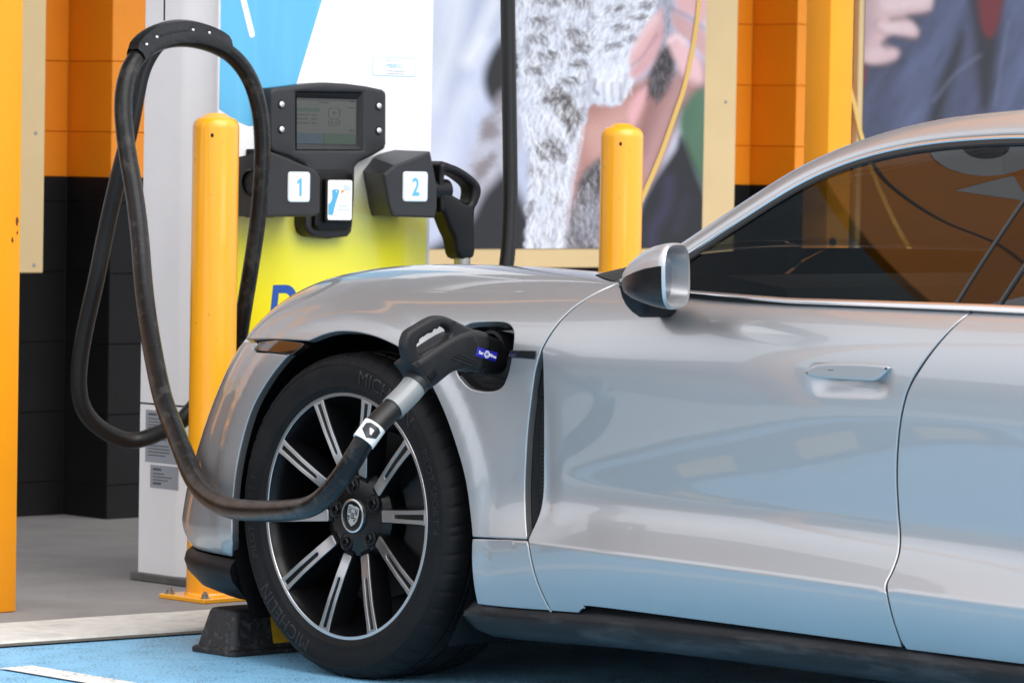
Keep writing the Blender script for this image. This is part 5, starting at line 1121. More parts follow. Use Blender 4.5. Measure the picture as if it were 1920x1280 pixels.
# ---------------------------------------------------------------- door mirror
M_MIRGLASS = node_mat("mirror_glass", (.55, .57, .60), rough=.02, metal=1)
rc = np.array((-.118, -1.128, .921)); e1 = np.array((.87, .49, 0)); e1 /= np.linalg.norm(e1); e1 = e1
upv = np.array((0, 0, 1.0)); nrm = np.cross(e1, upv)       # opening looks back and in
if nrm[1] > 0: nrm = -nrm
def mring(c, a, b, p=2.6, n=40, tilt=0.0, lo=1.0):
    out = []
    for t in np.linspace(0, 2*np.pi, n, endpoint=False):
        ct, st = math.cos(t), math.sin(t); x = math.copysign(abs(ct)**(2/p), ct)*a; z = math.copysign(abs(st)**(2/p), st)*b*(lo if st < 0 else 1)
        out.append(np.array(c) + e1*(x + tilt*z) + upv*z)
    return np.array(out)
fwdv = np.array((.05, 1, 0))
secs = []
for s, a, b, dz in ((0, .094, .064, 0), (.004, .0965, .066, 0), (.016, .0962, .0655, 0), (.035, .0945, .0635, -.001), (.06, .092, .060, -.002), (.10, .080, .050, -.006), (.135, .062, .038, -.011), (.16, .038, .024, -.016), (.172, .012, .009, -.019)):
    secs.append(mring(rc + fwdv*s + np.array((.015*s/.17, 0, dz)), a, b, 3.4 - s*7, tilt=-.12))
n_up = []
M_SATIN = node_mat('satin_silver_mirror_paint', (.56, .56, .57), rough=.42, metal=.8, coat=.3)
M_MIRB = node_mat('dark_mirror_shell', (.005, .006, .008), rough=.32, spec=.4)
mirror = thing("side_mirror", None, None, parent=car)
def part_of(secs, lo):
    """upper shell or lower shell of the mirror"""
    rr = []
    for s in secs:
        idx = [i for i in range(len(s))]
        c = s.mean(0)
        rr.append(s)
    return rr
V, F = loft([s.tolist() for s in secs], True, False, True)
nr_ = 40; low_ = lambda k: (k // nr_) >= 1 and 19 <= (k % nr_) <= 39
Fu = [f for k, f in enumerate(F) if not (low_(k) and len(f) == 4)]; Fl = [f for k, f in enumerate(F) if low_(k) and len(f) == 4]
put("mirror_cap", V, Fu, M_SATIN, mirror, sharp=60); put("mirror_base_shell", V, Fl, M_MIRB, mirror, sharp=60)
rim_in = [mring(rc, .094, .064, 3.4, tilt=-.12), mring(rc - nrm*-.0 + nrm*.004, .092, .0625, 3.4, tilt=-.12), mring(rc + nrm*.002, .087, .058, 3.4, tilt=-.12), mring(rc + fwdv*.050, .080, .053, 3.0, tilt=-.12)]  # deep silver tunnel stands in for the pale reflection in the mirror glass
put("mirror_frame", *loft([r.tolist() for r in rim_in], True), M_SATIN, mirror, sharp=50)
put("mirror_glass", *[(lambda r: (r.tolist(), [tuple(range(len(r)))]))(mring(rc + fwdv*.045, .081, .055, 3.4, tilt=-.12))][0], M_MIRGLASS, mirror, smooth=False)
ft_ = []
for z, x0, x1, y0, y1 in ((.895, -.075, .03, -1.00, -.915), (.872, -.07, .035, -.99, -.918), (.856, -.062, .04, -.982, -.922), (.842, -.05, .05, -.975, -.928), (.832, -.036, .06, -.965, -.935)):
    ft_.append([(p[0], p[1], z) for p in rrect(x0, x1, y0, y1, .016)])
put("mirror_foot", *loft(ft_, True, True, True), M_TRIM, mirror)
for ch in list(children(mirror)):
    c = ch.copy(); c.data = ch.data.copy(); COL.objects.link(c)
    co = np.array([tuple(v.co) for v in c.data.vertices]); co[:, 0] = 2*XC - co[:, 0]; c.data.vertices.foreach_set('co', co.ravel()); c.data.flip_normals()
    c.parent = mirror

# ---------------------------------------------------------------- wheels
def wheel(yc, side, full=True):
    wl = thing("wheel", None, None, parent=car); sg = 1 if not side else -1; X0 = 0.0 if not side else 2*XC; zc = .357
    def W3(rho, ang, x): return (X0 + sg*x, yc - sg*rho*math.cos(ang), zc + rho*math.sin(ang))
    def fixz(V):
        V = np.array(V, float); lowm = V[:, 2] < .0005; V[lowm, 2] = .0005; return V
    # tyre
    na = 360; prof = [(.270, .012), (.268, .004), (.274, -.002), (.285, -.006), (.2865, -.0075), (.289, -.007), (.305, -.0115), (.320, -.0125), (.333, -.010), (.3345, -.0115), (.3365, -.0095), (.345, -.003), (.352, .006), (.357, .018), (.3595, .032), (.3605, .050), (.353, .052), (.353, .058), (.361, .060), (.3615, .088), (.354, .090), (.354, .098), (.362, .100), (.362, .142), (.354, .144), (.354, .152), (.3615, .154), (.3605, .184), (.354, .186), (.354, .192), (.360, .194), (.357, .225), (.345, .245), (.32, .255), (.27, .245)]
    rings = []
    for k, (r_, x) in enumerate(prof):
        ring = []
        for j in range(na):
            a = 2*math.pi*j/na; rr = r_
            if 10 < k < 15 or 30 <= k <= 31:
                if j % 7 == 0: rr -= .0028
            if 17 < k < 22 or 25 <= k <= 27:
                if (j + 2) % 8 == 0: rr -= .003
            ring.append(W3(rr, a + (.03*(x/.05) if k > 10 else 0), x))
        rings.append(ring)
    V, F = loft(rings, True); ty = put("tyre", fixz(V), F, M_TYRE, wl, sharp=28)
    # raised lettering
    mb = MB()
    def arc_text(s, size, r_, a_mid, x, flip=False):
        V, F = subdivide(*text_shape(s, size, bold=0, spacing=1.05)); V = V.copy()
        hgt = V[:, 1].max() - V[:, 1].min(); yy = V[:, 1] - V[:, 1].min() - hgt/2
        pts = []
        for (tx, _, _), ty_ in zip(V, yy):
            ang = a_mid - tx / r_; rr = r_ + ty_
            xx = np.interp(rr, [.285, .305, .32, .333], [-.006, -.0115, -.0125, -.010]) - .0012
            pts.append(W3(rr, ang, xx))
        put('lettering', pts, F, M_TYRETEXT, ty, smooth=False)
    arc_text("MICHELIN", .044, .314, R(62), 0); arc_text("MICHELIN", .044, .314, R(232), 0)
    arc_text("PILOT SPORT 4", .027, .313, R(14), 0); arc_text("PILOT SPORT 4", .027, .313, R(184), 0)
    # rim barrel
    rim = put("rim", *lathe([(.2725, .010), (.2725, .0), (.2665, -.0012)], (0, 0, 0), 'x', 4), M_RIMB, wl)
    bpy.data.objects.remove(rim)
    def ring_lathe(prof, n=120): return loft([[W3(r_, 2*math.pi*j/n, x) for j in range(n)] for r_, x in prof], True)
    rim = put("rim", *ring_lathe([(.2635, -.0005), (.262, .004), (.2585, .010), (.252, .03), (.247, .06), (.240, .10), (.238, .20), (.245, .225)]), M_RIMB, wl, sharp=30)
    put("rim_lip", *ring_lathe([(.274, .012), (.2735, .001), (.2715, -.0015), (.2650, -.0015), (.2635, .0005), (.2632, .006)]), M_RIMS, wl, sharp=30)
    # spokes
    def spoke(ang):
        def S(p, q, x): return W3(math.hypot(p, q), ang + math.atan2(q, p), x)
        xf = lambda p: float(np.interp(p, [.05, .10, .14, .20, .264], [.034, .028, .019, .008, .0005]))
        wd = lambda p: float(np.interp(p, [.05, .088, .12, .20, .25, .268], [.0145, .0138, .0140, .0150, .0162, .0185]))
        n = 14; ps = np.linspace(.080, .264, n)
        rings = []
        for p in ps:
            w_ = wd(p); x = xf(p); d = float(np.interp(p, [.06, .2, .262], [.045, .05, .04]))
            rings.append([S(p, -w_ - .006, x + d), S(p, -w_ - .0025, x + .012), S(p, -w_, x + .0015), S(p, w_, x + .0015), S(p, w_ + .0025, x + .012), S(p, w_ + .006, x + d)])
        body = loft(rings, True, True, True)
        sp = put("spoke", *weld(body), M_RIMB, wl, sharp=35)
        if not full: return
        # machined face with the slot left out
        po = [(p, -wd(p) + .0006) for p in np.linspace(.094, .2645, 10)] + [(p, wd(p) - .0006) for p in np.linspace(.2645, .094, 10)]
        po = [(.0905, -.0105)] + po + [(.0905, .0105)]
        sl = [(p, -np.interp(p, [.15, .255], [.0046, .0062])) for p in np.linspace(.146, .259, 6)] + [(p, np.interp(p, [.15, .255], [.0046, .0062])) for p in np.linspace(.259, .146, 6)]
        sl = [(.1420, -.0022)] + sl + [(.1420, .0022)]
        vf = prism(resample(po, .012), [resample(sl, .012)], lambda a, b, d: S(a, b, xf(a) - .0018 + d), .0035, .0006, 1, back=False)
        put("spoke_face", vf[0], vf[1], M_RIMS, wl, sharp=40)
        # recessed floor of the slot
    for k in range(10): spoke(R(3.5 + 36*k))
    # hub, lug nuts, cap
    put("hub", *ring_lathe([(.001, .030), (.034, .030), (.036, .028), (.070, .031), (.088, .036), (.10, .05), (.10, .09)], 60), M_RIMB, wl, sharp=30)
    for k in range(5):
        a = R(-56 + 72*k + 12); c = W3(.067, a, 0)
        mb = MB(); cc = (0, c[1], c[2])
        wellp = [(.0205, .0295), (.0195, .0285), (.0175, .0300), (.0165, .0325)]
        put("lug_recess", *lathe([(r_, X0 + sg*x) for r_, x in wellp], cc, 'x', 24), M_RIMB, wl, sharp=40)
        put("lug_recess_floor", *lathe([(.0165, X0 + sg*.0325), (.0165, X0 + sg*.0305), (.0001, X0 + sg*.0304)], cc, 'x', 24), M_VOID, wl)
        put("lug_nut", *lathe([(.0115, X0 + sg*.032), (.0115, X0 + sg*.026), (.0095, X0 + sg*.024), (.0055, X0 + sg*.024), (.0050, X0 + sg*.028), (.0001, X0 + sg*.028)], cc, 'x', 6), M_RIMB, wl, sharp=30)
    cap = put("centre_cap", *ring_lathe([(.0001, .0215), (.030, .0218), (.035, .0225), (.0390, .027), (.0395, .033)], 48), M_RIMB, wl, sharp=30)
    put("cap_ring", *ring_lathe([(.0322, .0215), (.0325, .0196), (.0350, .0193), (.0372, .0203), (.0376, .0235)], 48), M_CHROME, cap, sharp=40)
    if full:
        M_CR = node_mat("crest_metal", (.70, .70, .70), rough=.3, metal=.8)
        tl_ = R(-12)
        def cpt(a, b, d=0): a, b = a*1.22, b*1.22; return W3(1e-9 + math.hypot(a, b), math.atan2(b, a) + tl_, .0207 + d)
        sh = [(-.0145, .0170), (-.007, .0195), (0, .0178), (.007, .0195), (.0145, .0170), (.0155, .006), (.0135, -.006), (.008, -.014), (0, -.0195), (-.008, -.014), (-.0135, -.006), (-.0155, .006)]
        inn = [(x*.9, z*.9 - .0003) for x, z in sh]
        mb = MB(); mb.add(prism(sh, [], cpt, .0012, .0003, 1, back=False)); mk = MB()
        def bar(x0, x1, z0, z1, sl=0.0): mk.add(prism([(x0, z0), (x1, z0 + sl), (x1, z1 + sl), (x0, z1)], [], lambda a, b, d: cpt(a, b, d - .0004), .0008, 0, 1, back=False))
        bar(-.0135, .0135, .0128, .0138)
        for x in (.0055, .0098): bar(x, x + .0022, .0035, .0118)
        for x in (-.0128, -.0092): bar(x, x + .0022, -.0100 + (x < -.01)*.004, -.0012)
        for z in (.0100, .0072, .0044): bar(-.0130, -.0045, z - .001, z + .0004, .0012)
        for z in (-.0030, -.0058, -.0086): bar(.0040, .0125 + (z + .0030)*.8, z - .001, z + .0004, .0012)
        ring_ = [(.0048*math.cos(q), .0048*1.2*math.sin(q)) for q in np.linspace(0, 2*np.pi, 16, endpoint=False)]
        mk.add(prism(ring_, [[(x*.66, z*.66) for x, z in ring_]], lambda a, b, d: cpt(a, b, d - .0004), .0008, 0, 1, back=False)); bar(-.0009, .0009, -.0022, .0022)
        put("crest", *mb.vf, M_CR, cap, sharp=30); put("crest_marks", *mk.vf, M_RIMB, cap, sharp=30)
    disc = put("brake_disc", *ring_lathe([(.09, .115), (.10, .11), (.185, .11), (.187, .112), (.187, .14)], 80), M_DISC, wl, sharp=30)
    put("brake_caliper", *loft([[W3(r_, R(a), x) for r_, x in ((.12, .075), (.20, .075), (.215, .09), (.215, .15), (.12, .15))] for a in np.linspace(-35, 35, 10)], True, True, True), node_mat("dark_caliper", (.012, .012, .012), rough=.4), wl)
    put("wheel_back", *ring_lathe([(.001, .15), (.24, .16)], 40), M_VOID, wl)
    return wl
wheel(0.0, 0); wheel(-2.9, 0, False); wheel(0.0, 1, False); wheel(-2.9, 1, False)

# ================================================================ CHARGING STATION
M_CABW = node_mat("white_cabinet_paint", (.80, .81, .83), rough=.32, coat=.2, var=.03, var_scale=3, stain=(.55, .56, .57), stain_scale=2.5, stain_amt=.25, aniso_scale=(1, 1, .35))
M_CABG = node_mat("pale_grey_cabinet_paint", (.78, .785, .80), rough=.4, var=.04, var_scale=4)
M_PLAS = node_mat("charcoal_moulded_plastic", (.022, .0225, .025), rough=.42, spec=.3, var=.10, var_scale=20, bump=.12, bump_scale=900)
M_PLAS2 = node_mat("black_moulded_plastic", (.004, .004, .0045), rough=.35, spec=.22)
YF = 1.583; CX0, CX1 = .905, 1.645
st = thing("charging_station", "white charging station with blue and yellow front and a dark screen console", "charging station", (1.275, 1.75, .008))
# body: rounded chamfer on the left front corner; front panel separate
def cab_section(z, e=0): 
    return [(CX0 - e, 1.893, z), (CX0 - e, 1.745, z), (CX0 - e + .0015, 1.73, z), (CX0 - e + .006, 1.716, z), (CX0 + .022 - e, 1.66, z), (CX0 + .040 - e, 1.597, z), (CX0 + .046, 1.590, z), (CX1 - .006, 1.590, z), (CX1, 1.596, z), (CX1, 1.893, z)]
put("cabinet_body", *weld(loft([cab_section(.4835), cab_section(2.05)], True, True, True)), M_CABG, st, sharp=20)
put("lower_cabinet", *weld(loft([cab_section(.03), cab_section(.4785)], True, True, True)), M_CABG, st, sharp=20)
put("cabinet_seam", *weld(loft([[(x + .006 if x < 1.2 else x - .006, y + (.006 if y < 1.7 else -.006), z) for x, y, z in cab_section(.47)], [(x + .006 if x < 1.2 else x - .006, y + (.006 if y < 1.7 else -.006), z) for x, y, z in cab_section(.49)]], True)), M_VOID, st)
put("plinth", *box(CX0 - .015, CX1 + .01, 1.57, 1.91, .008, .030, .003, 1), node_mat("dark_plinth", (.10, .10, .095), rough=.7, var=.3, var_scale=20), st, sharp=30)
# front panel with its printed colours: white above, yellow fading in below
M_FRONT = bpy.data.materials.new("printed_front_panel"); M_FRONT.use_nodes = True; _t = M_FRONT.node_tree; _b = _t.nodes["Principled BSDF"]; _b.inputs['Roughness'].default_value = .22; _b.inputs['Coat Weight'].default_value = .3
_g = _t.nodes.new("ShaderNodeTexCoord"); _s = _t.nodes.new("ShaderNodeSeparateXYZ"); _t.links.new(_g.outputs['Object'], _s.inputs[0])
_r = _t.nodes.new("ShaderNodeMapRange"); _r.inputs['From Min'].default_value = .60; _r.inputs['From Max'].default_value = 1.12; _t.links.new(_s.outputs['Z'], _r.inputs['Value'])
_c = _t.nodes.new("ShaderNodeValToRGB"); _e = _c.color_ramp.elements; _e[0].position = 0; _e[0].color = (.95, .72, .012, 1); _e[1].position = 1; _e[1].color = (.83, .85, .87, 1)
for p_, c_ in ((.30, (.95, .82, .015, 1)), (.56, (.92, .88, .04, 1)), (.70, (.90, .88, .16, 1)), (.86, (.80, .82, .62, 1))): q_ = _e.new(p_); q_.color = c_
_t.links.new(_r.outputs[0], _c.inputs[0]); _t.links.new(_c.outputs[0], _b.inputs['Base Color'])
fp = put("front_panel", *box(CX0 + .002, CX1 - .003, YF, YF + .012, .49, 2.045, .003, 2), M_FRONT, st, sharp=30)
put("side_edge_strip", *box(CX1 - .0025, CX1 + .012, YF + .004, YF + .03, .03, 2.045, .003, 2), M_CABG, st, sharp=30)
M_PBLUE = node_mat("printed_sky_blue", (.085, .40, .66), rough=.22, coat=.3, var=.03, var_scale=3, stain=(.16, .48, .70), stain_scale=4, stain_amt=.5, aniso_scale=(6, 1, .3))
bx = np.array([p for p in GEN['blue']]); bx[:, 0] = np.maximum(bx[:, 0], CX0 + .004)
put("blue_graphic", *flat(resample(spline(bx[4:9], 5), .01, False).tolist() + [tuple(p) for p in bx[9:]] + [(CX0 + .004, 1.9), (bx[1, 0] + .14, 1.9)] + [tuple(p) for p in bx[2:4]], on_y(YF - .0006)), M_PBLUE, fp, smooth=False)
s0, s1 = np.array(GEN['stripe'][0]), np.array(GEN['stripe'][2]); 
s_a = np.array((.9605, 1.62)); s_b = np.array((1.015, 1.462)); d_ = (s_b - s_a)/np.linalg.norm(s_b - s_a); n_ = np.array((-d_[1], d_[0])); hw = .0095
stripe = [tuple(s_a + n_*hw), tuple(s_a - n_*hw)] + [tuple(s_b - n_*hw*math.cos(q) + d_*hw*math.sin(q)) for q in np.linspace(0, math.pi, 9)]
put("white_stripe", *flat(stripe, on_y(YF - .0012)), node_mat("printed_white", (.82, .83, .84), rough=.25), fp, smooth=False)
lx, lz = GEN['letter'][0]
arcD = lambda rx, rz, x0, zc: [(x0 + rx*math.cos(q), zc + rz*math.sin(q)) for q in np.linspace(math.pi/2, -math.pi/2, 14)]
dO = [(0, -.100), (0, 0)] + arcD(.046, .050, .044, -.050); dI = [(.0225, -.078), (.0225, -.022)] + arcD(.026, .028, .042, -.050)
V, F = tri2d(np.array(dO)[::-1], [np.array(dI)])
put("letter_print", [(lx + a + .12*b, YF - .0008, lz + b) for a, b in V], F.tolist(), node_mat("printed_dark_blue", (.010, .075, .36), rough=.3), fp, smooth=False)
# station ID sticker (its square code is left out)
sx0, sz1 = GEN['sticker'][0]; sx1, sz0 = GEN['sticker'][2]
stk = put("id_sticker", *prism(rrect(sx0, sx1, sz0, sz1, .005), [], on_y(YF - .0006), .0006, 0), node_mat("pale_blue_sticker", (.36, .56, .78), rough=.3), st, smooth=False)
put("sticker_face", *prism(rrect(sx0 + .0026, sx1 - .0026, sz0 + .0026, sz1 - .0026, .004), [], on_y(YF - .001), .0004, 0), node_mat("printed_white"), stk, smooth=False)
def lettering(name, s, size, x, z, y, m, parent, align='l', bold=0.0, shear=0.0, sx=1.0):
    V, F = text_shape(s, size, bold); V = V.copy(); V[:, 0] = (V[:, 0] - (V[:, 0].min() if align == 'l' else 0))*sx
    return put(name, [(x + v[0] + shear*v[1], y, z + v[1]) for v in V], F, m, parent, smooth=False)
M_TXT = node_mat("printed_text_blue", (.10, .42, .66), rough=.4); M_TXTD = node_mat("printed_text_dark", (.08, .09, .10), rough=.4)
lettering("station_code", "MB003C", .0165, sx0 + .052, sz0 + .0225, YF - .0014, M_TXT, stk)
lettering("station_caption", "Station ID", .006, sx0 + .052, sz0 + .0405, YF - .0014, M_TXT, stk)
lettering("small_print", "Scan QR for pricing details and", .0058, sx0 + .052, sz0 + .0125, YF - .0014, M_TXTD, stk, sx=.9); lettering("small_print", "instructions on how to charge", .0058, sx0 + .052, sz0 + .0058, YF - .0014, M_TXTD, stk, sx=.9)
# warning labels on the side
M_LAB = node_mat("grey_warning_label", (.30, .32, .36), rough=.4); 
for nm, (ya, yb, za, zb) in (("warning_label", (1.735, 1.868, .3265, .465)), ("warning_label", (1.728, 1.845, .259, .320))):
    lb = put(nm, *box(CX0 - .0012, CX0 + .001, ya, yb, za, zb), M_LAB, st, smooth=False)
    mb = MB(); z = zb - .010; k = 0
    while z > za + .012:
        ln_ = rng.uniform(.4, .85)*(yb - ya - .02); k += 1
        if k in (1, 5, 9): mb.add(box(CX0 - .0018, CX0 - .0011, yb - .012 - .035, yb - .012, z - .004, z + .002))
        else: mb.add(box(CX0 - .0018, CX0 - .0011, yb - .012 - ln_, yb - .012, z - .0016, z + .001))
        z -= .0085 if k not in (1, 5) else .012
    put("label_lines", *mb.vf, M_TXTD, lb, smooth=False)
# ---- console
con = np.array(GEN['console']); con = resample(con, .02)
YC = 1.535
console = put("console", *prism(con, [resample(np.array(GEN['screen_bezel']), .02)], on_y(YC), YF - YC, .010, 4, back=False), M_PLAS, st, sharp=40)
sb = np.array(GEN['screen_bezel']); scx0, scz1 = GEN['screen'][0]; scx1, scz0 = GEN['screen'][2]
ring0 = [(a, YC + .001, b) for a, b in sb]; ring1 = [(scx0, YC + .014, scz1), (scx1, YC + .014, scz1), (scx1, YC + .014, scz0), (scx0, YC + .014, scz0)]
put("screen_bezel", *loft([ring0, ring1], True), M_PLAS, console, smooth=False)
M_LCD = node_mat("unlit_display", (.030, .034, .030), rough=.12, coat=.5, var=.05, var_scale=10)
scr = put("screen", *box(scx0, scx1, YC + .0135, YC + .02, scz0, scz1), M_LCD, console, smooth=False)
M_LCDD = node_mat("display_dark_mark", (.010, .013, .012), rough=.15, coat=.5); M_LB = node_mat("display_blue_key", (.006, .022, .038), rough=.15, coat=.5); M_LG = node_mat("display_green_key", (.004, .024, .010), rough=.15, coat=.5)
ys_ = YC + .0128; W_ = scx1 - scx0; H_ = scz1 - scz0
def scr_rect(name, a0, a1, b0, b1, m): put(name, *box(scx0 + a0*W_, scx0 + a1*W_, ys_, ys_ + .0006, scz0 + b0*H_, scz0 + b1*H_), m, scr, smooth=False)
scr_rect("blue_key", .0, .455, .0, .235, M_LB); scr_rect("green_key", .47, 1.0, .0, .235, M_LG); scr_rect("status_bar", .01, .40, .71, .79, M_LG); scr_rect("top_bar", .0, 1, .955, 1, M_LCDD)
def ringline(pts, wd, m, nm):
    p = np.asarray(pts); p = p if area2(p) > 0 else p[::-1]; vf = prism(p, [offset_poly(p, wd)], on_y(ys_), .0005, 0, back=False); put(nm, *vf, m, scr, smooth=False)
ringline(rrect(scx0 + .545*W_, scx0 + .735*W_, scz0 + .57*H_, scz0 + .80*H_, .009), .0014, M_LCDD, "display_outline"); ringline(rrect(scx0 + .55*W_, scx0 + .735*W_, scz0 + .40*H_, scz0 + .55*H_, .007), .0014, M_LCDD, "display_outline")
for a, b in ((.61, .475), (.68, .475)): ringline(rrect(scx0 + a*W_ - .0035, scx0 + a*W_ + .0035, scz0 + b*H_ - .0035, scz0 + b*H_ + .0035, .003), .0012, M_LCDD, "display_outline")
put("display_mark", *flat([(scx0 + .615*W_, scz0 + .72*H_), (scx0 + .64*W_, scz0 + .63*H_), (scx0 + .665*W_, scz0 + .72*H_)], on_y(ys_)), M_LCDD, scr, smooth=False)
mb = MB()
for k, (a0, a1, b) in enumerate(((.02, .24, .62), (.02, .22, .53), (.02, .24, .44), (.28, .36, .62), (.28, .36, .53), (.28, .36, .44), (.88, .98, .80), (.40, .55, .90), (.9, .98, .93), (.9, .98, .29))): mb.add(box(scx0 + a0*W_, scx0 + a1*W_, ys_, ys_ + .0005, scz0 + b*H_, scz0 + (b + .035)*H_))
put("display_text_line", *mb.vf, M_LCDD, scr, smooth=False)
M_BTN = node_mat("brushed_steel_button", (.62, .62, .62), rough=.3, metal=1)
for x, z in GEN['buttons']:
    b_ = put("button", *lathe([(.0088, YC - .001), (.0086, YC - .004), (.0070, YC - .0058), (.0030, YC - .0066), (.0001, YC - .0067)], (x, 0, z), 'y', 28), M_BTN, console, sharp=50)
    put("button_ring", *lathe([(.0112, YC + .001), (.0112, YC - .0012), (.0094, YC - .0016), (.0092, YC + .001)], (x, 0, z), 'y', 28), M_PLAS2, b_, sharp=40)
rd = put("card_reader", *prism(resample(np.array(GEN['reader']), .012), [], on_y(YC - .014), .016, .006, 3), M_PLAS2, console, sharp=40)
cx0, cz0 = np.array(GEN['card']).min(0); cx1, cz1 = np.array(GEN['card']).max(0)
yk = YC - .030
put("reader_pad", *prism(rrect(cx0 - .006, cx1 - .002, cz0 - .006, cz1 + .004, .008), [], on_y(yk + .002), .018, .004, 2), M_PLAS2, rd, sharp=40)
cdp = put("reader_card", *prism(rrect(cx0, cx1, cz0, cz1, .006), [], on_y(yk), .002, .0006, 1), node_mat("printed_white"), rd, sharp=40)
cw, ch_ = cx1 - cx0, cz1 - cz0; cp = lambda a, b: (cx0 + a*cw, cz0 + b*ch_)
bird = [cp(.02, .14), cp(.20, .13), cp(.30, .40), cp(.44, .68), cp(.45, .74), cp(.40, .765), cp(.20, .765), cp(.16, .70), cp(.17, .56), cp(.10, .44), cp(.02, .40)]
put("bird_graphic", *flat([bird[0]] + [tuple(p) for p in spline(bird[1:], 3)], on_y(yk - .0007)), M_PBLUE, cdp, smooth=False)
put("bird_beak", *flat([cp(.52, .66), cp(.54, .76), cp(.70, .74)], on_y(yk - .0007)), node_mat("printed_orange", (.85, .32, .03), rough=.4), cdp, smooth=False)
put("bird_eye", *flat([cp(.33 + .025*math.cos(q), .715 + .02*math.sin(q)) for q in np.linspace(0, 2*np.pi, 10, endpoint=False)], on_y(yk - .0013)), node_mat("printed_white"), cdp, smooth=False)
for rr_ in (.10, .17, .24):
    arc = [cp(.66 + rr_*math.cos(q), .72 + rr_*.62*math.sin(q)) for q in np.linspace(R(8), R(96), 8)]; arc2 = [cp(.66 + (rr_ + .028)*math.cos(q), .72 + (rr_ + .028)*.62*math.sin(q)) for q in np.linspace(R(96), R(8), 8)]
    put("tap_arc", *flat(arc + arc2, on_y(yk - .0007)), node_mat("printed_pale_blue", (.40, .62, .78), rough=.4), cdp, smooth=False)
lettering("card_text", "TAP RFID", .0072, cx0 + .62*cw, cz0 + .33*ch_, yk - .0007, node_mat("printed_pale_blue"), cdp, align='c'); lettering("card_text", "CARD ONLY", .0072, cx0 + .64*cw, cz0 + .24*ch_, yk - .0007, node_mat("printed_pale_blue"), cdp, align='c')
# ---- the two holsters
YH = 1.43
def holster(front, backpts, num, digit, left):
    f = np.array(front); f = f if area2(f) > 0 else f[::-1]; f = resample(f, .012)
    cx_ = f.mean(0)
    steps = [(.006, 0), (.0025, .0012), (.0006, .004), (0, .008)]
    rings = [[(a, YH + dd, b) for a, b in offset_poly(f, ii)] for ii, dd in steps]
    dx = .055 if left else -.055
    bk = f.copy()
    # the body widens towards the panel on its inner side and drops at the top
    k = np.clip((cx_[0] + .075 - bk[:, 0])/.15, 0, 1) if not left else np.clip((bk[:, 0] - cx_[0] + .075)/.15, 0, 1)
    zt = bk[:, 1].max()
    bk[:, 0] += (.058 if not left else .012)*k; bk[:, 1] += (.026 if not left else -.02)*np.clip((bk[:, 1] - cx_[1] - .02)/.05, 0, 1)*(k if not left else 1)
    rings.append([(a, YF + .0, b) for a, b in bk])
    mb = MB(); mb.add(loft(rings, True)); V, F = tri2d(offset_poly(f, .006)); mb.add(([(a, YH, b) for a, b in V], F.tolist()))
    h = put("holster", *weld(mb.vf), M_PLAS, st, sharp=14)
    n_ = np.array(num); x0, z0 = n_.min(0); x1, z1 = n_.max(0)
    npl = put("number_plate", *prism(rrect(x0, x1, z0, z1, .009), [], on_y(YH - .0035), .0036, .0012, 2), node_mat("white_number_plate", (.80, .83, .86), rough=.3), h, sharp=40)
    put("plate_border", *prism(rrect(x0 + .0018, x1 - .0018, z0 + .0018, z1 - .0018, .0075), [rrect(x0 + .0028, x1 - .0028, z0 + .0028, z1 - .0028, .007)], on_y(YH - .0041), .0005, 0, back=False), node_mat("printed_pale_blue"), npl, smooth=False)
    V, F = text_shape(digit, .066, bold=.0015) if digit != '1' else ((lambda t: (np.array([(a, b, 0) for a, b in t[0]]), t[1].tolist()))(tri2d(np.array([(-.003, -.023), (.0065, -.023), (.0065, .023), (-.001, .023), (-.0125, .0155), (-.0125, .0065), (-.003, .0125)])[::1]))); V = V.copy(); V[:, 0] -= (V[:, 0].max() + V[:, 0].min())/2; V[:, 1] -= (V[:, 1].max() + V[:, 1].min())/2; V[:, 0] *= .82
    put("digit", [((x0+x1)/2 + v[0], YH - .0042, (z0+z1)/2 + v[1]) for v in V], F, M_TXT, npl, smooth=False)
    return h
h1 = holster(GEN['h1_front'], None, GEN['h1_num'], "1", True); h2 = holster(GEN['h2_front'], GEN['h2_back'], GEN['h2_num'], "2", False)
a_ = np.array(GEN['h1_plate']); (x0, z0), (x1, z1) = a_.min(0), a_.max(0)
put("holster_plate", *box(x0 - .004, x1, YF - .012, YF + .001, z0, z1, .003, 1), M_PLAS2, st, sharp=30)
put("holster_socket", *lathe([(.001, .985), (.033, .985), (.036, .95), (.030, .945), (.028, .985)], (0, 1.50, 1.075), 'x', 24), M_PLAS2, h1)
# overhead boom that carries the cable hanger and the second hose
put("boom_arm", *box(.50, 2.45, 1.66, 1.72, 2.35, 2.43, .008, 2), M_CABG, st, sharp=30); put("boom_post", *box(1.24, 1.32, 1.65, 1.73, 2.05, 2.35, .005, 1), M_CABG, st, sharp=30); put("boom_stub", *box(.53, .58, 1.35, 1.67, 2.36, 2.40, .005, 1), M_CABG, st, sharp=30); put("boom_stub", *box(1.80, 1.95, 1.38, 1.67, 2.36, 2.40, .005, 1), M_CABG, st, sharp=30)

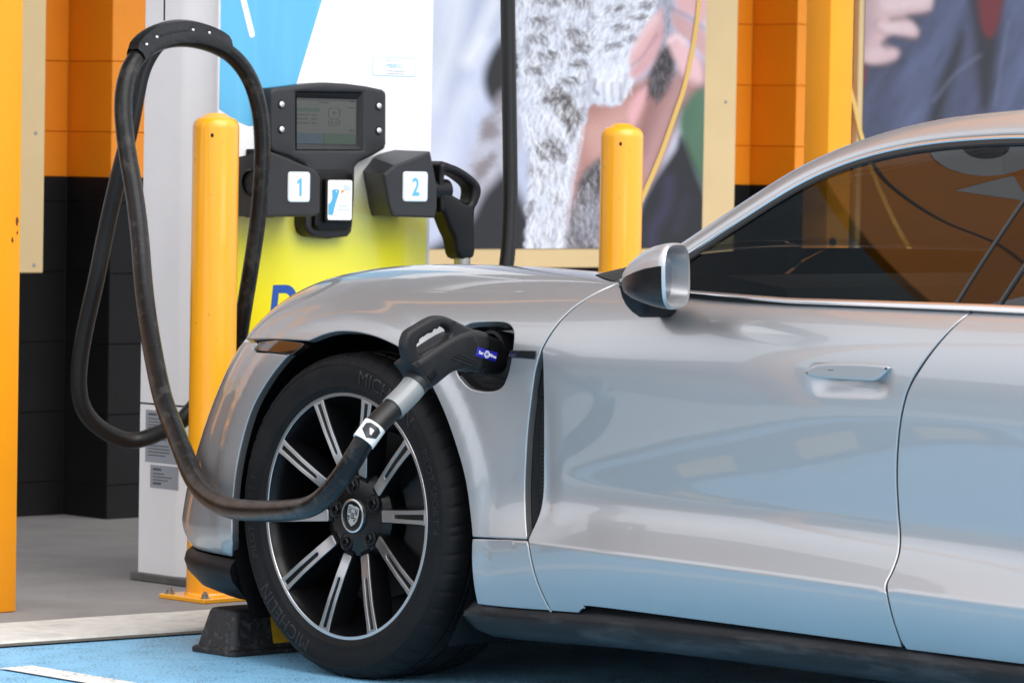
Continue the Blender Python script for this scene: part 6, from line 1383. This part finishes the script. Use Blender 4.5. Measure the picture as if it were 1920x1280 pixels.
# ================================================================ CABLES, CONNECTORS
M_HOSE = node_mat("black_cable_jacket", (.006, .006, .0065), rough=.30, spec=.24, var=.2, var_scale=9, stain=(.06, .058, .054), stain_scale=26, stain_amt=.7, rough_var=.12, bump=.15, bump_scale=140)
M_HOSE2 = node_mat("clean_black_cable_jacket", (.005, .005, .0055), rough=.4, spec=.4, var=.15, var_scale=9, bump=.1, bump_scale=140)
M_GUN = node_mat("charcoal_connector_plastic", (.010, .0105, .012), rough=.45, spec=.28, var=.12, var_scale=30, bump=.15, bump_scale=1100)
def hose(pts, n=5, sm=8):
    p = spline(np.array(pts), n); p = smooth_path(p, sm); return p
ca = thing("charging_cable", "thick black charging cable looped over the hanger and sweeping down to the car", "cable", tuple(GEN['cable_a'][12]))
pa = hose(GEN['cable_a'], 6, 10)
n0 = int(len(pa)*.72)
d_ = np.linalg.norm(np.diff(pa, axis=0), axis=1).cumsum(); d_ = np.concatenate([[0], d_])
rad = np.interp(d_, [0, .3, .8, d_[-1]*.45, d_[-1]*.6, d_[-1]], [.0212, .0222, .0240, .0235, .0225, .0205])
k0 = int(np.searchsorted(d_, .09))
put("cable_jacket", *tube(pa[k0 - 3:], rad[k0 - 3:], 20), M_HOSE, ca)
put("cable_boot", *tube(pa[k0 - 2:k0 + 10], np.linspace(.0245, .0238, 12), 20), M_HOSE2, ca)
# tag ring with the letter L
kt = int(np.argmin(np.linalg.norm(pa - np.array(GEN['tagL'][0]), axis=1)))
T_, N_, B_ = frames(pa[kt - 3:kt + 4]); 
c0 = pa[kt]; t0 = T_[3]; 
tg = put("cable_tag", *tube(np.array([c0 - t0*.0215, c0 + t0*.0215]), .0250, 26), node_mat("white_tag_film", (.72, .73, .70), rough=.35), ca, sharp=50)
camdir = Vector((-.68, -.73, .04)).normalized(); camdir = np.array(camdir)
nn = camdir - t0*np.dot(camdir, t0); nn /= np.linalg.norm(nn); bb = np.cross(t0, nn)
def on_tube(a, b, r): ang = a/r; return tuple(c0 + t0*b + r*(nn*math.cos(ang) + bb*math.sin(ang)))
hexa = [(-.020, .004), (0, .0170), (.020, .004), (.020, -.011), (.010, -.0160), (-.010, -.0160), (-.020, -.011)]
V, F = tri2d(resample(np.array(hexa)[::-1], .004), (), np.array([(x, y) for x in np.arange(-.02, .021, .004) for y in np.arange(-.016, .014, .004) if inside(np.array(hexa), np.array([[x, y]]))[0]]))
put("tag_field", [on_tube(a, b, .0255) for a, b in V], F.tolist(), node_mat("tag_black_field", (.014, .016, .02), rough=.3), tg)
put("tag_letter", [on_tube(a, b, .0260) for a, b in [(-.005, .006), (-.0022, .006), (-.0022, -.0035), (.005, -.0035), (.005, -.006), (-.005, -.006)]], [(0, 1, 2, 3), (0, 3, 4, 5)], node_mat("printed_white"), tg, smooth=False)

cb = thing("charging_cable", "rear loop of black cable hanging behind the long cable, left of the white cabinet", "cable", tuple(GEN['cable_b'][10]))
pb = hose(GEN['cable_b'], 6, 10); put("cable_jacket", *tube(pb, np.linspace(.0215, .0215, len(pb)), 18), M_HOSE2, cb)
cc = thing("charging_cable", "straight black hose hanging down in front of the kitten board", "cable", tuple(GEN['cable_c'][0]))
end = [tuple(p) for p in GEN['cable_c']]; e = end[-1]
nz = np.array(GEN['noz2_sleeve']); sl0 = (nz[0][0], 1.46, nz[0][1]); sl1 = (nz[1][0], 1.46, nz[1][1])
end = [(end[0][0], 1.42, 2.38)] + end + [(e[0] - .02, 1.43, .70), (e[0] - .03, 1.44, .50), (e[0] - .08, 1.45, .36), (e[0] - .16, 1.46, .33), (sl1[0] + .02, 1.46, .42), (sl1[0] + .008, 1.46, .60), sl1, sl0]
pc = hose(end, 6, 6); put("cable_jacket", *tube(pc, .0205, 18), M_HOSE2, cc)

# hanger: saddle with riveted flaps, hung from a wire
hg = thing("cable_hanger", "black riveted saddle holding the cable loop, hung from a thin wire", "cable hanger", tuple(GEN['saddle'][2]))
# section: trough over the cable
arch = [p for p in pa if p[2] > 1.335 and p[0] > .45 and p[1] > 1.30]
arch = np.array(arch); arch = arch[np.argsort(arch[:, 0])]; 
lo_, hi_ = .02, .76; A2 = arch[int(len(arch)*lo_):int(len(arch)*hi_)]
T_, N_, B_ = frames(A2); rings = []; rings2 = []
for i in range(len(A2)):
    t = T_[i]; up = np.array((0, 0, 1.0)) - t*t[2]; up /= np.linalg.norm(up); sd_ = np.cross(t, up); s = i/(len(A2)-1); k = math.sin(math.pi*min(1, max(0, s*1.0)))**.35
    # raised spine above the hose plus flaps that wrap its sides
    h = .026 + .016*k
    prof = [(-.0262, -.010), (-.0268, .004), (-.024, .016), (-.019, .022 + .004*k), (-.015, h + .002), (0, h + .006*k), (.015, h + .002), (.019, .022 + .004*k), (.024, .016), (.0268, .004), (.0262, -.010)]
    rings.append([tuple(A2[i] + sd_*a + up*b) for a, b in prof])
M_SAD = node_mat("black_vinyl_saddle", (.006, .006, .007), rough=.33, spec=.3, var=.2, var_scale=30, bump=.4, bump_scale=60)
put("saddle", *loft(rings, False, False, False), M_SAD, hg, sharp=60)
i0, i1 = int(.29*(len(A2)-1)), int(.56*(len(A2)-1)); sl_ = []
for i in range(i0, i1 + 1):
    t = T_[i]; up = np.array((0, 0, 1.0)) - t*t[2]; up /= np.linalg.norm(up); sd_ = np.cross(t, up); sd_ = sd_ if np.dot(sd_, camdir) > 0 else -sd_
    sl_.append([tuple(A2[i] + sd_*.0245 + up*.018), tuple(A2[i] + sd_*.0225 + up*.0225)])
put("saddle_slot", *loft(sl_, False), M_VOID, hg, smooth=False)
M_RIV = node_mat("bright_rivet", (.85, .85, .85), rough=.25, metal=.3)
for s in (.09, .24, .60, .785):
    i = int(s*(len(A2)-1)); t = T_[i]; up = np.array((0, 0, 1.0)) - t*t[2]; up /= np.linalg.norm(up); sd_ = np.cross(t, up)
    sd_ = sd_ if np.dot(sd_, camdir) > 0 else -sd_
    c = A2[i] + sd_*.0225 + up*.022; rg = []
    for r_, h in ((.0036, -.002), (.0036, .0008), (.0022, .0022), (.0002, .0026)): rg.append([tuple(c + sd_*h + r_*(t*math.cos(q) + up*math.sin(q))) for q in np.linspace(0, 2*np.pi, 12, endpoint=False)])
    put("rivet", *loft(rg, True, False, True), M_RIV, hg, sharp=60)
    # lacing strap across the saddle at the rivet
    stp = [tuple(c + sd_*.0008 + up*b + t*a) for a, b in ((-.0012, 0), (.0012, 0), (.0022, .016), (-.0002, .016))]; put("lace", stp, [(0, 1, 2, 3)], M_VOID, hg, smooth=False)
wx, wy, wz = GEN['wire'][0]
put("hanging_wire", *tube(np.array([(wx, wy, wz - .004), (wx - .002, wy, 1.9), (wx - .004, wy, 2.37)]), .0022, 8), M_VOID, hg)

# ---- connector plugged into the car
gun = thing("charging_connector", "charcoal charging connector with a loop handle plugged into the car's front fender", "connector", (-.12, -.455, .72))
YG0 = -.485
g = np.array(GEN['gun']); g = resample(spline(g, 3, True), .006); gh = spline(np.array(GEN['gun_hole']), 3, True); gh = gh if area2(gh) > 0 else gh[::-1]; gh = resample(offset_poly(gh, -.0025), .005)
put("loop_handle", *prism(g, [gh], on_y(YG0 + .006), .021, .0085, 5), M_GUN, gun, sharp=50)
brl = resample(spline(np.array(GEN['gun_barrel']), 3, True), .006)
body = put("connector_body", *prism(brl, [], on_y(YG0), .060, .014, 5), M_GUN, gun, sharp=50)
hd_ = resample(spline(np.array(GEN['gun_head']), 3, True), .008)
put("connector_head", *prism(hd_, [], on_y(YG0 + .004), .056, .014, 4), M_PLAS2, gun, sharp=50)
put("coupler", *lathe([(.030, -.05), (.030, .06)], (0, -.455, .722), 'x', 28, caps=True), M_PLAS2, gun)
# raised panel, ribs, screw recesses, label
rp = [(g2[0], g2[1]) for g2 in GEN['gun_ribs']]
for k in range(3):
    a, b = np.array(rp[2*k]), np.array(rp[2*k+1]); u_ = (b - a)/np.linalg.norm(b - a); n_ = np.array((-u_[1], u_[0]))*.0016
    put("grip_rib", *prism([tuple(a - n_), tuple(b - n_), tuple(b + n_), tuple(a + n_)], [], on_y(YG0 - .0016), .003, .0008, 1), M_GUN, body)
for x, z in GEN['gun_screws']:
    yy_ = 0.006 if z > .742 and x < -.09 else 0.0
    put("screw_recess", *lathe([(.0001, YG0 - .0004), (.0034, YG0 - .0004), (.0046, YG0 - .0007), (.0052, YG0 + .001)], (x, yy_, z), 'y', 16), M_VOID, body)
lb = [tuple(p) for p in GEN['gun_label']]
lab = put("connector_label", *prism(resample(np.array(lb), .01), [], on_y(YG0 - .0012), .004, .0005, 1), node_mat("deep_blue_label", (.018, .016, .30), rough=.3), gun, sharp=40)
l0, l1, l3 = np.array(lb[0]), np.array(lb[1]), np.array(lb[3]); ex = (l1 - l0)/np.linalg.norm(l1 - l0); ez_ = np.array((-ex[1], ex[0])); ctr_ = np.mean(lb, 0); ez_ = ez_ if ez_[1] > 0 else -ez_
lw = np.linalg.norm(l1 - l0)
def lab_text(s, cx_, size):
    V, F = text_shape(s, size, bold=.0002); V = V.copy(); V[:, 1] -= size*.32
    put("label_text", [(lambda q: (q[0], YG0 - .0017, q[1]))(ctr_ + ex*(v[0] + cx_) + ez_*v[1]) for v in V], F, node_mat("printed_white"), lab, smooth=False)
lab_text("San", -.30*lw, .0098); lab_text("Woo", .30*lw, .0098)
cir = [(math.cos(q), math.sin(q)) for q in np.linspace(0, 2*np.pi, 24, endpoint=False)]
for r0, r1 in ((.0076, .0062), (.0044, .0032)):
    V, F = tri2d([(a*r0, b*r0) for a, b in cir], [np.array([(a*r1, b*r1) for a, b in cir])]); put("label_ring", [(lambda q: (q[0], YG0 - .0017, q[1]))(ctr_ + ex*a + ez_*b) for a, b in V], F.tolist(), node_mat("printed_white"), lab, smooth=False)
ax = GEN['gun_axis']; q0 = np.array((ax[0][0] + .012, -.455, ax[0][1] + .008)); 
d0 = pa[8] - q0; d0 /= np.linalg.norm(d0)
put("collar", *tube(np.array([q0 - d0*.01, q0 + d0*.012]), .0325, 28), M_PLAS2, gun, sharp=50)
put("neck", *tube(np.array([q0 + d0*.010, q0 + d0*.035]), .0285, 28), M_PLAS, gun, sharp=50)
# shrink sleeve with a soft sheen
M_SLV = node_mat("grey_shrink_sleeve", (.20, .215, .22), rough=.30, coat=.4, var=.15, var_scale=20)
ks = [i for i in range(len(pa)) if True]
dist = np.linalg.norm(pa - (q0 + d0*.033), axis=1); ia = int(np.argmin(dist)); 
L_ = np.concatenate([[0], np.linalg.norm(np.diff(pa[ia:], axis=0), axis=1).cumsum()]); ib = ia + int(np.searchsorted(L_, .082))
seg = np.vstack([[q0 + d0*.028], pa[ia:ib]]); put("shrink_sleeve", *tube(smooth_path(seg, 3), np.linspace(.0272, .0268, len(seg)), 24), M_SLV, gun, sharp=50)

# ---- second connector resting in holster 2
g2 = thing("charging_connector", "black charging connector with a loop handle parked in the holster numbered 2", "connector", (1.60, 1.46, 1.05))
n2 = resample(spline(np.array(GEN['noz2']), 3, True), .006); h2_ = resample(spline(np.array(GEN['noz2_hole']), 3, True), .005)
put("connector_body", *prism(n2, [h2_], on_y(1.435), .052, .013, 5), M_PLAS2, g2, sharp=50)
put("coupler", *tube(np.array([(1.52, 1.462, 1.06), (1.60, 1.462, 1.06)]), .03, 20), M_PLAS2, g2)
put("metal_sleeve", *tube(np.array([(sl0[0], 1.46, sl0[2] + .02), (sl1[0], 1.46, sl1[2])]), .0222, 20), M_STEEL, g2, sharp=50)
